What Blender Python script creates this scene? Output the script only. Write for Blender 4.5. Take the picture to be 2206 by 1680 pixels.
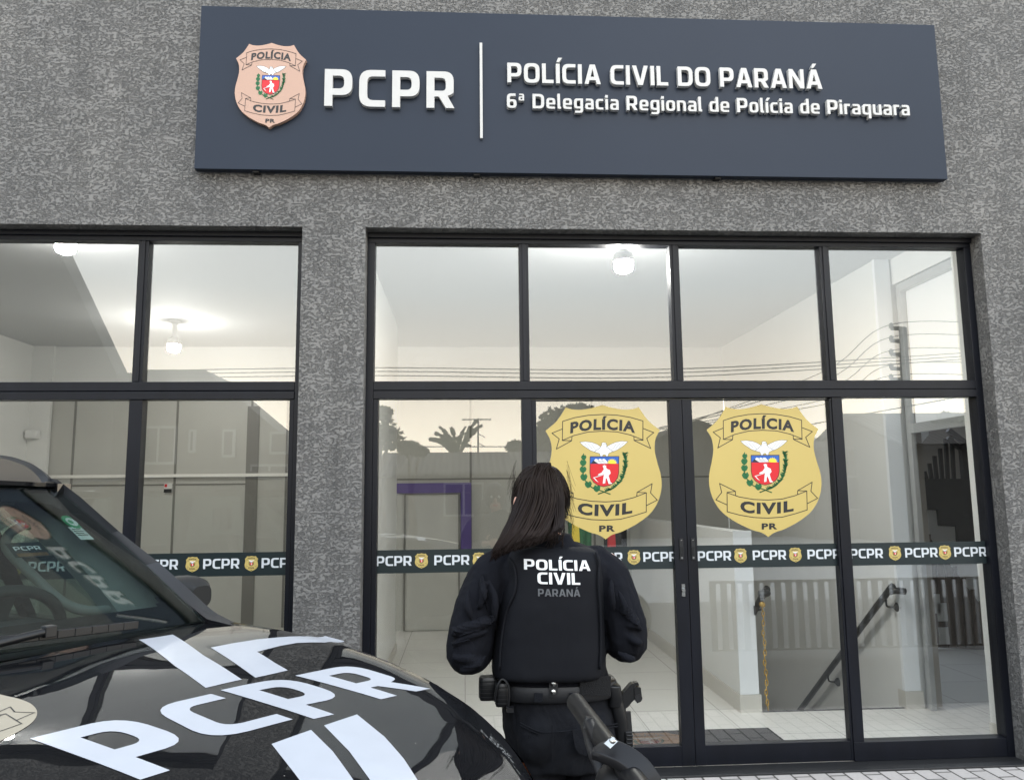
import bpy, bmesh, math, random
from mathutils import Vector, Matrix, noise
from mathutils.geometry import tessellate_polygon
import numpy as np

random.seed(7)
for o in list(bpy.data.objects): bpy.data.objects.remove(o)
SC = bpy.context.scene
COL = SC.collection
rad = math.radians

# ------------------------------------------------------------------ camera
CAMP = np.array([0.0, -4.55, 1.56]); FPX = 1690.0; PW, PH = 2206.0, 1680.0
def cam_axes(yaw, pitch, roll):
    cy, sy, cp, sp = math.cos(yaw), math.sin(yaw), math.cos(pitch), math.sin(pitch)
    f = np.array([sy*cp, cy*cp, sp]); r0 = np.array([cy, -sy, 0]); u0 = np.cross(r0, f)
    c, s = math.cos(roll), math.sin(roll)
    return c*r0+s*u0, -s*r0+c*u0, f
CR, CU, CF = cam_axes(rad(3.508), rad(7.504), rad(-0.618))
def ray(x, y): return (x-PW/2)/FPX*CR+(PH/2-y)/FPX*CU+CF
def onY(x, y, c):
    v = ray(x, y); return CAMP+v*((c-CAMP[1])/v[1])
def onZ(x, y, c):
    v = ray(x, y); return CAMP+v*((c-CAMP[2])/v[2])
def onX(x, y, c):
    v = ray(x, y); return CAMP+v*((c-CAMP[0])/v[0])
GY = 0.15                                                   # the glass plane of the shop front
def mir(x, y, L):                                           # a point seen mirrored in the glass, L metres in front of it
    p = onY(x, y, GY+L); return np.array([p[0], GY-L, p[2]])
cd = bpy.data.cameras.new('camera'); cam = bpy.data.objects.new('camera', cd); COL.objects.link(cam)
cam.matrix_world = Matrix(((CR[0], CU[0], -CF[0], CAMP[0]), (CR[1], CU[1], -CF[1], CAMP[1]), (CR[2], CU[2], -CF[2], CAMP[2]), (0, 0, 0, 1)))
cd.sensor_width = 36; cd.lens = 36*FPX/PW; cd.clip_start = 0.05; cd.clip_end = 2000
SC.camera = cam

# ------------------------------------------------------------------ light: late overcast daylight, soft sun from behind the camera
SUN_EL, SUN_AZ = 32, 200
w = bpy.data.worlds.new("World"); SC.world = w; w.use_nodes = True
nt = w.node_tree; nt.nodes.clear()
wo = nt.nodes.new('ShaderNodeOutputWorld'); bg = nt.nodes.new('ShaderNodeBackground')
sky = nt.nodes.new('ShaderNodeTexSky'); sky.sky_type = 'NISHITA'; sky.sun_disc = False
sky.sun_elevation = rad(SUN_EL); sky.sun_rotation = rad(SUN_AZ); sky.air_density = 1.0; sky.dust_density = 4.0; sky.ozone_density = 1.0
# a veil of even cloud over the clear sky: cream near the horizon, grey-white higher up
geo = nt.nodes.new('ShaderNodeTexCoord'); sep = nt.nodes.new('ShaderNodeSeparateXYZ')
rmp = nt.nodes.new('ShaderNodeValToRGB')
rmp.color_ramp.elements[0].position = 0.0; rmp.color_ramp.elements[0].color = (58, 51, 40, 1)
rmp.color_ramp.elements[1].position = 0.75; rmp.color_ramp.elements[1].color = (20.5, 23.6, 27.6, 1)
for q, c in ((0.07, (50, 45, 37)), (0.15, (35, 32, 27.5)), (0.25, (26.5, 28, 28)), (0.45, (23, 25.8, 28.6))):
    e = rmp.color_ramp.elements.new(q); e.color = c+(1,)
mix = nt.nodes.new('ShaderNodeMix'); mix.data_type = 'RGBA'; mix.inputs[0].default_value = 0.88
L = nt.links.new
L(geo.outputs['Generated'], sep.inputs[0]); L(sep.outputs['Z'], rmp.inputs['Fac'])
L(sky.outputs[0], mix.inputs[6]); L(rmp.outputs[0], mix.inputs[7]); L(mix.outputs[2], bg.inputs['Color'])
bg.inputs['Strength'].default_value = 0.11
L(bg.outputs[0], wo.inputs[0])
sd = bpy.data.lights.new('sun', 'SUN'); sd.energy = 0.6; sd.angle = rad(25); sd.color = (1, 0.94, 0.86)
so = bpy.data.objects.new('sun', sd); COL.objects.link(so)
az = rad(20)                                                # sun stands behind the camera, a little to its right
sdir = Vector((math.sin(az)*math.cos(rad(SUN_EL)), -math.cos(az)*math.cos(rad(SUN_EL)), math.sin(rad(SUN_EL))))
so.rotation_euler = sdir.to_track_quat('Z', 'Y').to_euler(); so.location = (6, -20, 20)
SC.view_settings.view_transform = 'Standard'; SC.view_settings.look = 'None'
SC.view_settings.exposure = 0.0; SC.view_settings.gamma = 1
SC.cycles.max_bounces = 10; SC.cycles.transparent_max_bounces = 24; SC.cycles.glossy_bounces = 5
SC.cycles.caustics_reflective = False; SC.cycles.caustics_refractive = False
SC.cycles.use_denoising = True

# ------------------------------------------------------------------ materials
def lin(*c):
    return tuple(((v/255)/12.92 if v/255 <= 0.04045 else ((v/255+0.055)/1.055)**2.4) for v in c)+(1,)
MATS = {}
def mat(name, col, rough=0.6, metal=0.0, spec=0.5, coat=0.0, emit=None, estr=0.0, sheen=0.0,
        var=None, bump=None, tex='Object'):
    """procedural principled material; var=(scale, amount[, stretch]) mottles the colour, bump=(scale, distance[, detail])"""
    m = bpy.data.materials.new(name); m.use_nodes = True; n = m.node_tree.nodes; k = m.node_tree.links
    b = n['Principled BSDF']; b.inputs['Base Color'].default_value = col if len(col) == 4 else tuple(col)+(1,)
    b.inputs['Roughness'].default_value = rough; b.inputs['Metallic'].default_value = metal
    b.inputs['Specular IOR Level'].default_value = spec; b.inputs['Coat Weight'].default_value = coat
    b.inputs['Coat Roughness'].default_value = 0.03; b.inputs['Sheen Weight'].default_value = sheen
    if emit: b.inputs['Emission Color'].default_value = emit; b.inputs['Emission Strength'].default_value = estr
    tc = n.new('ShaderNodeTexCoord')
    if var:
        t = n.new('ShaderNodeTexNoise'); t.inputs['Scale'].default_value = var[0]; t.inputs['Detail'].default_value = 6
        src = tc.outputs[tex]
        if len(var) > 2:
            mp = n.new('ShaderNodeMapping'); mp.inputs['Scale'].default_value = var[2]; k.new(src, mp.inputs[0]); src = mp.outputs[0]
        k.new(src, t.inputs['Vector'])
        r = n.new('ShaderNodeMapRange'); r.inputs[1].default_value = 0.25; r.inputs[2].default_value = 0.75
        r.inputs[3].default_value = 1-var[1]; r.inputs[4].default_value = 1+var[1]; k.new(t.outputs['Fac'], r.inputs[0])
        x = n.new('ShaderNodeVectorMath'); x.operation = 'SCALE'; x.inputs[0].default_value = tuple(col[:3])
        k.new(r.outputs[0], x.inputs['Scale']); k.new(x.outputs[0], b.inputs['Base Color'])
    if bump:
        t = n.new('ShaderNodeTexNoise'); t.inputs['Scale'].default_value = bump[0]; t.inputs['Detail'].default_value = bump[2] if len(bump) > 2 else 4
        k.new(tc.outputs[tex], t.inputs['Vector'])
        bp = n.new('ShaderNodeBump'); bp.inputs['Distance'].default_value = bump[1]; bp.inputs['Strength'].default_value = 1
        k.new(t.outputs['Fac'], bp.inputs['Height']); k.new(bp.outputs[0], b.inputs['Normal'])
    MATS[name] = m; return m
def nd(m): return m.node_tree.nodes, m.node_tree.links, m.node_tree.nodes['Principled BSDF']

def glass_mat(name, tint=(0.96, 0.98, 0.97, 1), f0=0.045, rough=0.0):
    m = bpy.data.materials.new(name); m.use_nodes = True; n = m.node_tree.nodes; k = m.node_tree.links; n.clear()
    o = n.new('ShaderNodeOutputMaterial'); mx = n.new('ShaderNodeMixShader'); tr = n.new('ShaderNodeBsdfTransparent')
    gl = n.new('ShaderNodeBsdfGlossy'); lw = n.new('ShaderNodeLayerWeight'); lw.inputs['Blend'].default_value = 0.5
    tr.inputs['Color'].default_value = tint; gl.inputs['Roughness'].default_value = rough; gl.inputs['Color'].default_value = (1, 1, 1, 1)
    p = n.new('ShaderNodeMath'); p.operation = 'POWER'; p.inputs[1].default_value = 5
    a = n.new('ShaderNodeMath'); a.operation = 'MULTIPLY_ADD'; a.inputs[1].default_value = 1-f0; a.inputs[2].default_value = f0
    k.new(lw.outputs['Facing'], p.inputs[0]); k.new(p.outputs[0], a.inputs[0]); k.new(a.outputs[0], mx.inputs[0])
    k.new(tr.outputs[0], mx.inputs[1]); k.new(gl.outputs[0], mx.inputs[2]); k.new(mx.outputs[0], o.inputs[0])
    MATS[name] = m; return m

# rough trowelled render: flat-topped islands between crevices, as bump plus relief shade painted into the grey
def stucco():
    m = mat('stucco', (0.2, 0.196, 0.19), 0.75); n, k, b = nd(m)
    tc = n.new('ShaderNodeTexCoord'); mp = n.new('ShaderNodeMapping'); mp.inputs['Scale'].default_value = (0.66, 1, 1.25)
    k.new(tc.outputs['Object'], mp.inputs[0])
    wv = n.new('ShaderNodeTexNoise'); wv.inputs['Scale'].default_value = 42; wv.inputs['Detail'].default_value = 2
    k.new(mp.outputs[0], wv.inputs['Vector'])
    ad = n.new('ShaderNodeMix'); ad.data_type = 'RGBA'; ad.blend_type = 'LINEAR_LIGHT'; ad.inputs[0].default_value = 0.003
    k.new(mp.outputs[0], ad.inputs[6]); k.new(wv.outputs['Color'], ad.inputs[7])
    t = n.new('ShaderNodeTexNoise'); t.inputs['Scale'].default_value = 58; t.inputs['Detail'].default_value = 6; t.inputs['Roughness'].default_value = 0.70
    k.new(ad.outputs[2], t.inputs['Vector'])
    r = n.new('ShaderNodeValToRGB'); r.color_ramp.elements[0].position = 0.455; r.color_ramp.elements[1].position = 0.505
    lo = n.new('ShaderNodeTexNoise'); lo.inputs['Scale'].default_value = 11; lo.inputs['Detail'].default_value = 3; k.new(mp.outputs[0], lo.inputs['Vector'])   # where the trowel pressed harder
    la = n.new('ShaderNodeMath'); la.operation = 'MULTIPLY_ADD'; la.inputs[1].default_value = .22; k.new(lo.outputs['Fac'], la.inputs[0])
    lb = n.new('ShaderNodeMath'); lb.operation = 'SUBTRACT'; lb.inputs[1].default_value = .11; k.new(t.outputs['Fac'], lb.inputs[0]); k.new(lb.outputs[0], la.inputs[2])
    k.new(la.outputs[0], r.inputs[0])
    f = n.new('ShaderNodeTexNoise'); f.inputs['Scale'].default_value = 230; f.inputs['Detail'].default_value = 3
    k.new(tc.outputs['Object'], f.inputs['Vector'])
    inv = n.new('ShaderNodeMath'); inv.operation = 'MULTIPLY_ADD'; inv.inputs[1].default_value = -0.22; inv.inputs[2].default_value = 0.3
    k.new(r.outputs[0], inv.inputs[0])
    fm = n.new('ShaderNodeMath'); fm.operation = 'MULTIPLY_ADD'; k.new(f.outputs['Fac'], fm.inputs[0]); k.new(inv.outputs[0], fm.inputs[1]); k.new(r.outputs[0], fm.inputs[2])
    bp = n.new('ShaderNodeBump'); bp.inputs['Distance'].default_value = 0.013; bp.inputs['Strength'].default_value = 1.0
    k.new(fm.outputs[0], bp.inputs['Height']); k.new(bp.outputs[0], b.inputs['Normal'])
    big = n.new('ShaderNodeTexNoise'); big.inputs['Scale'].default_value = 1.7; big.inputs['Detail'].default_value = 5
    k.new(tc.outputs['Object'], big.inputs['Vector'])
    cr = n.new('ShaderNodeValToRGB'); cr.color_ramp.elements[0].position = 0.3; cr.color_ramp.elements[1].position = 0.7
    cr.color_ramp.elements[0].color = (0.150, 0.147, 0.143, 1); cr.color_ramp.elements[1].color = (0.188, 0.182, 0.173, 1)
    k.new(big.outputs['Fac'], cr.inputs[0])
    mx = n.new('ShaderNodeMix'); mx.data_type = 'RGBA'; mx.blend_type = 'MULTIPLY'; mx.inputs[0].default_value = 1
    gr = n.new('ShaderNodeMapRange'); gr.inputs[3].default_value = 0.86; gr.inputs[4].default_value = 1.12  # paler islands, darker crevices: relief shading put into the base colour
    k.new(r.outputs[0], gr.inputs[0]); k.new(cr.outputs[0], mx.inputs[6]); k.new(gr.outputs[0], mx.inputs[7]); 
    st = n.new('ShaderNodeTexNoise'); st.inputs['Scale'].default_value = 1; st.inputs['Detail'].default_value = 6; m2 = n.new('ShaderNodeMapping'); m2.inputs['Scale'].default_value = (9, 1, .55)
    k.new(tc.outputs['Object'], m2.inputs[0]); k.new(m2.outputs[0], st.inputs['Vector'])                 # faint rain streaks
    sr = n.new('ShaderNodeMapRange'); sr.inputs[1].default_value = .3; sr.inputs[2].default_value = .7; sr.inputs[3].default_value = .88; sr.inputs[4].default_value = 1.08; k.new(st.outputs['Fac'], sr.inputs[0])
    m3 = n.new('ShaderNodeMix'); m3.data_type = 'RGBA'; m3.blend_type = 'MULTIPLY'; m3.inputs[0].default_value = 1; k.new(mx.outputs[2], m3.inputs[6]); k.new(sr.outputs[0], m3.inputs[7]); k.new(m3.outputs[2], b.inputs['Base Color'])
    return m
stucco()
def tile_mat(name, col, grout, sx, sy, rough, gap=0.004, off=0.0, bumpd=0.0006, var=0.06, rot=0.0, freq=1):
    m = mat(name, col, rough); n, k, b = nd(m)
    tc = n.new('ShaderNodeTexCoord'); mp = n.new('ShaderNodeMapping'); mp.inputs['Rotation'].default_value = (0, 0, rot)
    k.new(tc.outputs['Object'], mp.inputs[0])
    br = n.new('ShaderNodeTexBrick'); br.offset = off; br.offset_frequency = 2; br.squash = 1
    br.inputs['Scale'].default_value = 1; br.inputs['Brick Width'].default_value = sx; br.inputs['Row Height'].default_value = sy
    br.inputs['Mortar Size'].default_value = gap; br.inputs['Mortar Smooth'].default_value = 0.1; br.inputs['Bias'].default_value = 0
    c = np.array(col[:3])
    br.inputs['Color1'].default_value = tuple(c*(1-var))+(1,); br.inputs['Color2'].default_value = tuple(c*(1+var))+(1,); br.inputs['Mortar'].default_value = grout
    k.new(mp.outputs[0], br.inputs['Vector'])
    t = n.new('ShaderNodeTexNoise'); t.inputs['Scale'].default_value = 58; t.inputs['Detail'].default_value = 6; k.new(tc.outputs['Object'], t.inputs['Vector'])
    mx = n.new('ShaderNodeMix'); mx.data_type = 'RGBA'; mx.blend_type = 'MULTIPLY'; mx.inputs[0].default_value = 1
    gr = n.new('ShaderNodeMapRange'); gr.inputs[3].default_value = 1-2*var; gr.inputs[4].default_value = 1+2*var; k.new(t.outputs['Fac'], gr.inputs[0])
    k.new(br.outputs['Color'], mx.inputs[6]); k.new(gr.outputs[0], mx.inputs[7]); k.new(mx.outputs[2], b.inputs['Base Color'])
    iv = n.new('ShaderNodeMath'); iv.operation = 'SUBTRACT'; iv.inputs[0].default_value = 1; k.new(br.outputs['Fac'], iv.inputs[1])
    bp = n.new('ShaderNodeBump'); bp.inputs['Distance'].default_value = bumpd; k.new(iv.outputs[0], bp.inputs['Height']); k.new(bp.outputs[0], b.inputs['Normal'])
    return m
tile_mat('floor_tile', (0.74, 0.72, 0.675), (0.40, 0.385, 0.36, 1), 0.6, 0.6, 0.22, 0.003, var=0.02)
tile_mat('paver', (0.47, 0.43, 0.40), (0.09, 0.08, 0.07, 1), 0.2, 0.1, 0.85, 0.006, off=0.5, bumpd=0.006, var=0.09, rot=math.pi/2)
mat('asphalt', (0.16, 0.155, 0.15), 0.9, var=(60, 0.25), bump=(250, 0.004))
mat('ground', (0.16, 0.155, 0.13), 0.95, var=(0.6, 0.3), bump=(30, 0.02))
mat('concrete_yard', (0.11, 0.105, 0.098), 0.9, var=(3, .25), bump=(90, 0.003))
mat('gear_black', (0.006, 0.0063, 0.0075), 0.42, bump=(500, 0.0002))
mat('kerb', (0.4, 0.39, 0.37), 0.85, var=(25, 0.15), bump=(120, 0.002))
mat('aluminium_black', (0.0045, 0.0055, 0.0095), 0.42, spec=0.28, var=(9, 0.35, (1, 1, 0.25)), bump=(400, 0.0001))
mat('granite', (0.01, 0.01, 0.011), 0.55, var=(180, 0.8), bump=(60, 0.002))
glass_mat('pane_glass', (0.95, 0.96, 0.955, 1), 0.088)
mat('white_wall', (0.70, 0.70, 0.68), 0.7, var=(3, 0.02), bump=(90, 0.0006))
mat('cool_white', (0.78, 0.80, 0.82), 0.6, bump=(90, 0.0004))
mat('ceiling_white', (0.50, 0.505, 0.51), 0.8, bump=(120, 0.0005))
mat('partition', (0.43, 0.425, 0.39), 0.45, var=(2.5, 0.04))
mat('partition_seam', (0.16, 0.155, 0.14), 0.5)
mat('rail_white', (0.75, 0.73, 0.68), 0.5)
mat('purple', (0.075, 0.045, 0.20), 0.5, var=(6, 0.1))
mat('baseboard', (0.55, 0.525, 0.475), 0.35)
mat('bulb', (1, 1, 1), 0.4, emit=(1, 0.975, 0.92, 1), estr=330)
mat('bulb_bright', (1, 1, 1), 0.4, emit=(1, 0.975, 0.92, 1), estr=850)
mat('white_plastic', (0.7, 0.7, 0.69), 0.4)
mat('chrome', (0.42, 0.42, 0.41), 0.2, metal=1)
mat('black_metal', (0.012, 0.013, 0.015), 0.35)
mat('black_plastic', (0.009, 0.0095, 0.0105), 0.42, bump=(500, 0.0002))
mat('grey_plastic', (0.020, 0.020, 0.020), 0.6, spec=.3, bump=(700, 0.0002))
mat('grey_metal', (0.36, 0.37, 0.37), 0.4, metal=0.3)
mat('wood_brown', (0.075, 0.042, 0.028), 0.55, var=(7, 0.35, (8, 8, 0.5)))
mat('dark_wall', (0.28, 0.255, 0.225), 0.8, var=(2, 0.08))
mat('dark_stone', (0.02, 0.021, 0.022), 0.4, var=(6, 0.4))
mat('paper', (0.6, 0.6, 0.58), 0.8)
mat('chain_yellow', (0.50, 0.30, 0.03), 0.45)
mat('mat_black', (0.014, 0.014, 0.015), 0.95, bump=(300, 0.004))
mat('mat_tan', (0.16, 0.09, 0.045), 0.95, var=(60, 0.3), bump=(300, 0.003))
mat('mat_red', (.11, .03, .022), 0.95); mat('mat_pale', (.20, .18, .16), 0.95); mat('mat_green', (.025, .05, .03), 0.95)
mat('sign_slate', (0.018, 0.026, 0.043), 0.42, spec=0.2, var=(1.2, 0.05), bump=(300, 0.0001))
mat('letter_white', (0.52, 0.515, 0.5), 0.35, var=(20, 0.03))
mat('vinyl_band', lin(34, 43, 45), 0.28)
mat('vinyl_white', (0.6, 0.63, 0.66), 0.35)
mat('vinyl_yellow', lin(192, 170, 100), 0.4, var=(4, 0.03))
mat('emblem_beige', lin(184, 150, 132), 0.45, var=(5, 0.02))
mat('emblem_cream', lin(158, 149, 132), 0.5, spec=.2)
mat('ink', (0.012, 0.012, 0.013), 0.5)
mat('em_white', (0.78, 0.78, 0.78), 0.5)
mat('em_red', lin(205, 22, 32), 0.5)
mat('em_blue', lin(30, 90, 175), 0.5)
mat('em_green', lin(14, 98, 52), 0.5)
mat('em_sun', lin(250, 220, 60), 0.5)
mat('reflective_white', (0.45, 0.465, 0.505), 0.28, spec=0.4, var=(14, 0.04), bump=(30, 0.0003))
# ------------------------------------------------------------------ mesh helpers
class MB:
    """collects faces (each with a material slot) and links them as ONE mesh object"""
    def __init__(s): s.v = []; s.f = []; s.m = []
    def add(s, vs, fs, m=0):
        b = len(s.v); s.v += [tuple(map(float, p)) for p in vs]
        s.f += [tuple(i+b for i in f) for f in fs]; s.m += [m]*len(fs); return s
    def box(s, lo, hi, m=0, M=None):
        x0, y0, z0 = [min(a, b) for a, b in zip(lo, hi)]; x1, y1, z1 = [max(a, b) for a, b in zip(lo, hi)]
        vs = [(x0,y0,z0),(x1,y0,z0),(x1,y1,z0),(x0,y1,z0),(x0,y0,z1),(x1,y0,z1),(x1,y1,z1),(x0,y1,z1)]
        if M is not None: vs = [M @ Vector(p) for p in vs]
        return s.add(vs, [(0,3,2,1),(4,5,6,7),(0,1,5,4),(1,2,6,5),(2,3,7,6),(3,0,4,7)], m)
    def bar(s, a, b, wx, wz, m=0, up=(0, 0, 1)):            # rectangular bar from a to b
        a, b = Vector(a), Vector(b); d = (b-a).normalized(); u = Vector(up)
        if abs(d.dot(u)) > 0.98: u = Vector((0, 1, 0))
        r = d.cross(u).normalized()*wx/2; u = r.normalized().cross(d)*wz/2
        vs = [a-r-u, a+r-u, a+r+u, a-r+u, b-r-u, b+r-u, b+r+u, b-r+u]
        return s.add(vs, [(0,1,2,3),(7,6,5,4),(0,4,5,1),(1,5,6,2),(2,6,7,3),(3,7,4,0)], m)
    def loft(s, rings, m=0, caps=True, closed=True):
        n = len(rings[0]); vs = [p for r in rings for p in r]; fs = []
        for i in range(len(rings)-1):
            for j in range(n if closed else n-1):
                k = (j+1) % n; fs.append((i*n+j, i*n+k, (i+1)*n+k, (i+1)*n+j))
        if caps and closed: fs += [tuple(range(n-1, -1, -1)), tuple(range((len(rings)-1)*n, len(rings)*n))]
        return s.add(vs, fs, m)
    def tube(s, pts, r, m=0, n=10, caps=True, flat=1.0):
        pts = [Vector(p) for p in pts]; rs = r if isinstance(r, (list, tuple)) else [r]*len(pts); rings = []
        ref = None
        for i, p in enumerate(pts):
            d = (pts[min(i+1, len(pts)-1)]-pts[max(i-1, 0)])
            d = d.normalized() if d.length > 1e-9 else Vector((0, 0, 1))
            if ref is None: ref = Vector((0, 0, 1)) if abs(d.z) < 0.9 else Vector((1, 0, 0))
            x = d.cross(ref).normalized(); y = x.cross(d); ref = y
            rings.append([p+x*math.cos(a)*rs[i]+y*math.sin(a)*rs[i]*flat for a in [2*math.pi*k/n for k in range(n)]])
        return s.loft(rings, m, caps)
    def lathe(s, prof, c, axis=(0, 0, 1), n=24, m=0, caps=True):   # prof: (radius, height)
        a = Vector(axis).normalized(); x = a.orthogonal().normalized(); y = a.cross(x); c = Vector(c)
        return s.loft([[c+a*h+(x*math.cos(t)+y*math.sin(t))*r for t in [2*math.pi*k/n for k in range(n)]] for r, h in prof], m, caps)
    def ell(s, c, r, m=0, n=20, k=12, M=None):
        rings = []
        for i in range(1, k):
            t = math.pi*i/k
            rings.append([Vector((c[0]+r[0]*math.sin(t)*math.cos(a), c[1]+r[1]*math.sin(t)*math.sin(a), c[2]-r[2]*math.cos(t))) for a in [2*math.pi*j/n for j in range(n)]])
        if M is not None:
            C = Vector(c); rings = [[C+M @ (p-C) for p in q] for q in rings]
        return s.loft(rings, m)
    def prism(s, contours, m=0, T=None, depth=0.0, back=False):
        """flat shape from 2D contours (holes allowed) mapped by T(x, z, d); depth > 0 gives it thickness"""
        T = T or (lambda x, z, d: (x, d, z))
        pts = [[Vector((p[0], p[1], 0)) for p in c] for c in contours]
        tri = [(0, 1, 2)] if len(pts) == 1 and len(pts[0]) == 3 else tessellate_polygon(pts); flat = [p for c in pts for p in c]
        s.add([T(p.x, p.y, 0) for p in flat], tri, m)
        if depth:
            for c in pts:
                n = len(c); s.add([T(p.x, p.y, 0) for p in c]+[T(p.x, p.y, depth) for p in c], [(i, (i+1) % n, n+(i+1) % n, n+i) for i in range(n)], m)
            s.add([T(p.x, p.y, depth) for p in flat], [t[::-1] for t in tri], m)
        return s
    def grid(s, P, m=0):                                    # P[i][j] points
        nj = len(P[0]); return s.add([p for r in P for p in r], [(i*nj+j, i*nj+j+1, (i+1)*nj+j+1, (i+1)*nj+j) for i in range(len(P)-1) for j in range(nj-1)], m)
    def build(s, name, mats, parent=None, smooth=False, bevel=0.0, mods=None, recalc=True):
        me = bpy.data.meshes.new(name); me.from_pydata(s.v, [], s.f)
        mats = mats if isinstance(mats, (list, tuple)) else [mats]
        for q in mats: me.materials.append(MATS[q])
        me.polygons.foreach_set('material_index', s.m)
        if recalc:
            bm = bmesh.new(); bm.from_mesh(me); bmesh.ops.recalc_face_normals(bm, faces=bm.faces); bm.to_mesh(me); bm.free()
        if smooth: me.polygons.foreach_set('use_smooth', [True]*len(me.polygons))
        if smooth and smooth is not True: me.set_sharp_from_angle(angle=rad(smooth))
        o = bpy.data.objects.new(name, me); COL.objects.link(o)
        if parent is not None:
            o.parent = parent
            if parent.type == 'EMPTY' and not parent.get('_local'): o.matrix_parent_inverse = Matrix.Translation(-parent.location)
        if bevel:
            b = o.modifiers.new('bevel', 'BEVEL'); b.width = bevel; b.segments = 2; b.limit_method = 'ANGLE'; b.angle_limit = rad(40)
        for q in mods or []: q(o)
        return o
LOCALS = []
def thing(name, label, cat, loc=(0, 0, 0), rotz=0.0, group=None, local=False):
    o = bpy.data.objects.new(name, None); COL.objects.link(o); o.location = loc; o.rotation_euler = (0, 0, rotz)
    o.empty_display_size = 0.1
    o['label'] = label; o['category'] = cat
    if group: o['group'] = group
    if local: o['_local'] = 1; LOCALS.append(o)
    return o
def tag(o, label=None, cat=None, group=None, kind=None):
    for k, v in (('label', label), ('category', cat), ('group', group), ('kind', kind)):
        if v: o[k] = v
    return o
def copy_tree(o, parent=None):
    c = o.copy(); COL.objects.link(c)
    if parent is not None: c.parent = parent
    for ch in [q for q in bpy.data.objects if q.parent == o]: copy_tree(ch, c)
    return c
def arc(cx, cy, r, a0, a1, n):
    return [(cx+r*math.cos(rad(a0+(a1-a0)*i/n)), cy+r*math.sin(rad(a0+(a1-a0)*i/n))) for i in range(n+1)]
def spline(pts, n=8):                                       # Catmull-Rom through points
    P = [np.array(p, float) for p in pts]; out = []
    for i in range(len(P)-1):
        p0, p1, p2, p3 = P[max(i-1, 0)], P[i], P[i+1], P[min(i+2, len(P)-1)]
        for k in range(n):
            t = k/n; out.append(0.5*((2*p1)+(-p0+p2)*t+(2*p0-5*p1+4*p2-p3)*t*t+(-p0+3*p1-3*p2+p3)*t**3))
    return out+[P[-1]]
def smoothstep(a, b, x):
    t = min(1, max(0, (x-a)/(b-a))); return t*t*(3-2*t)

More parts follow.
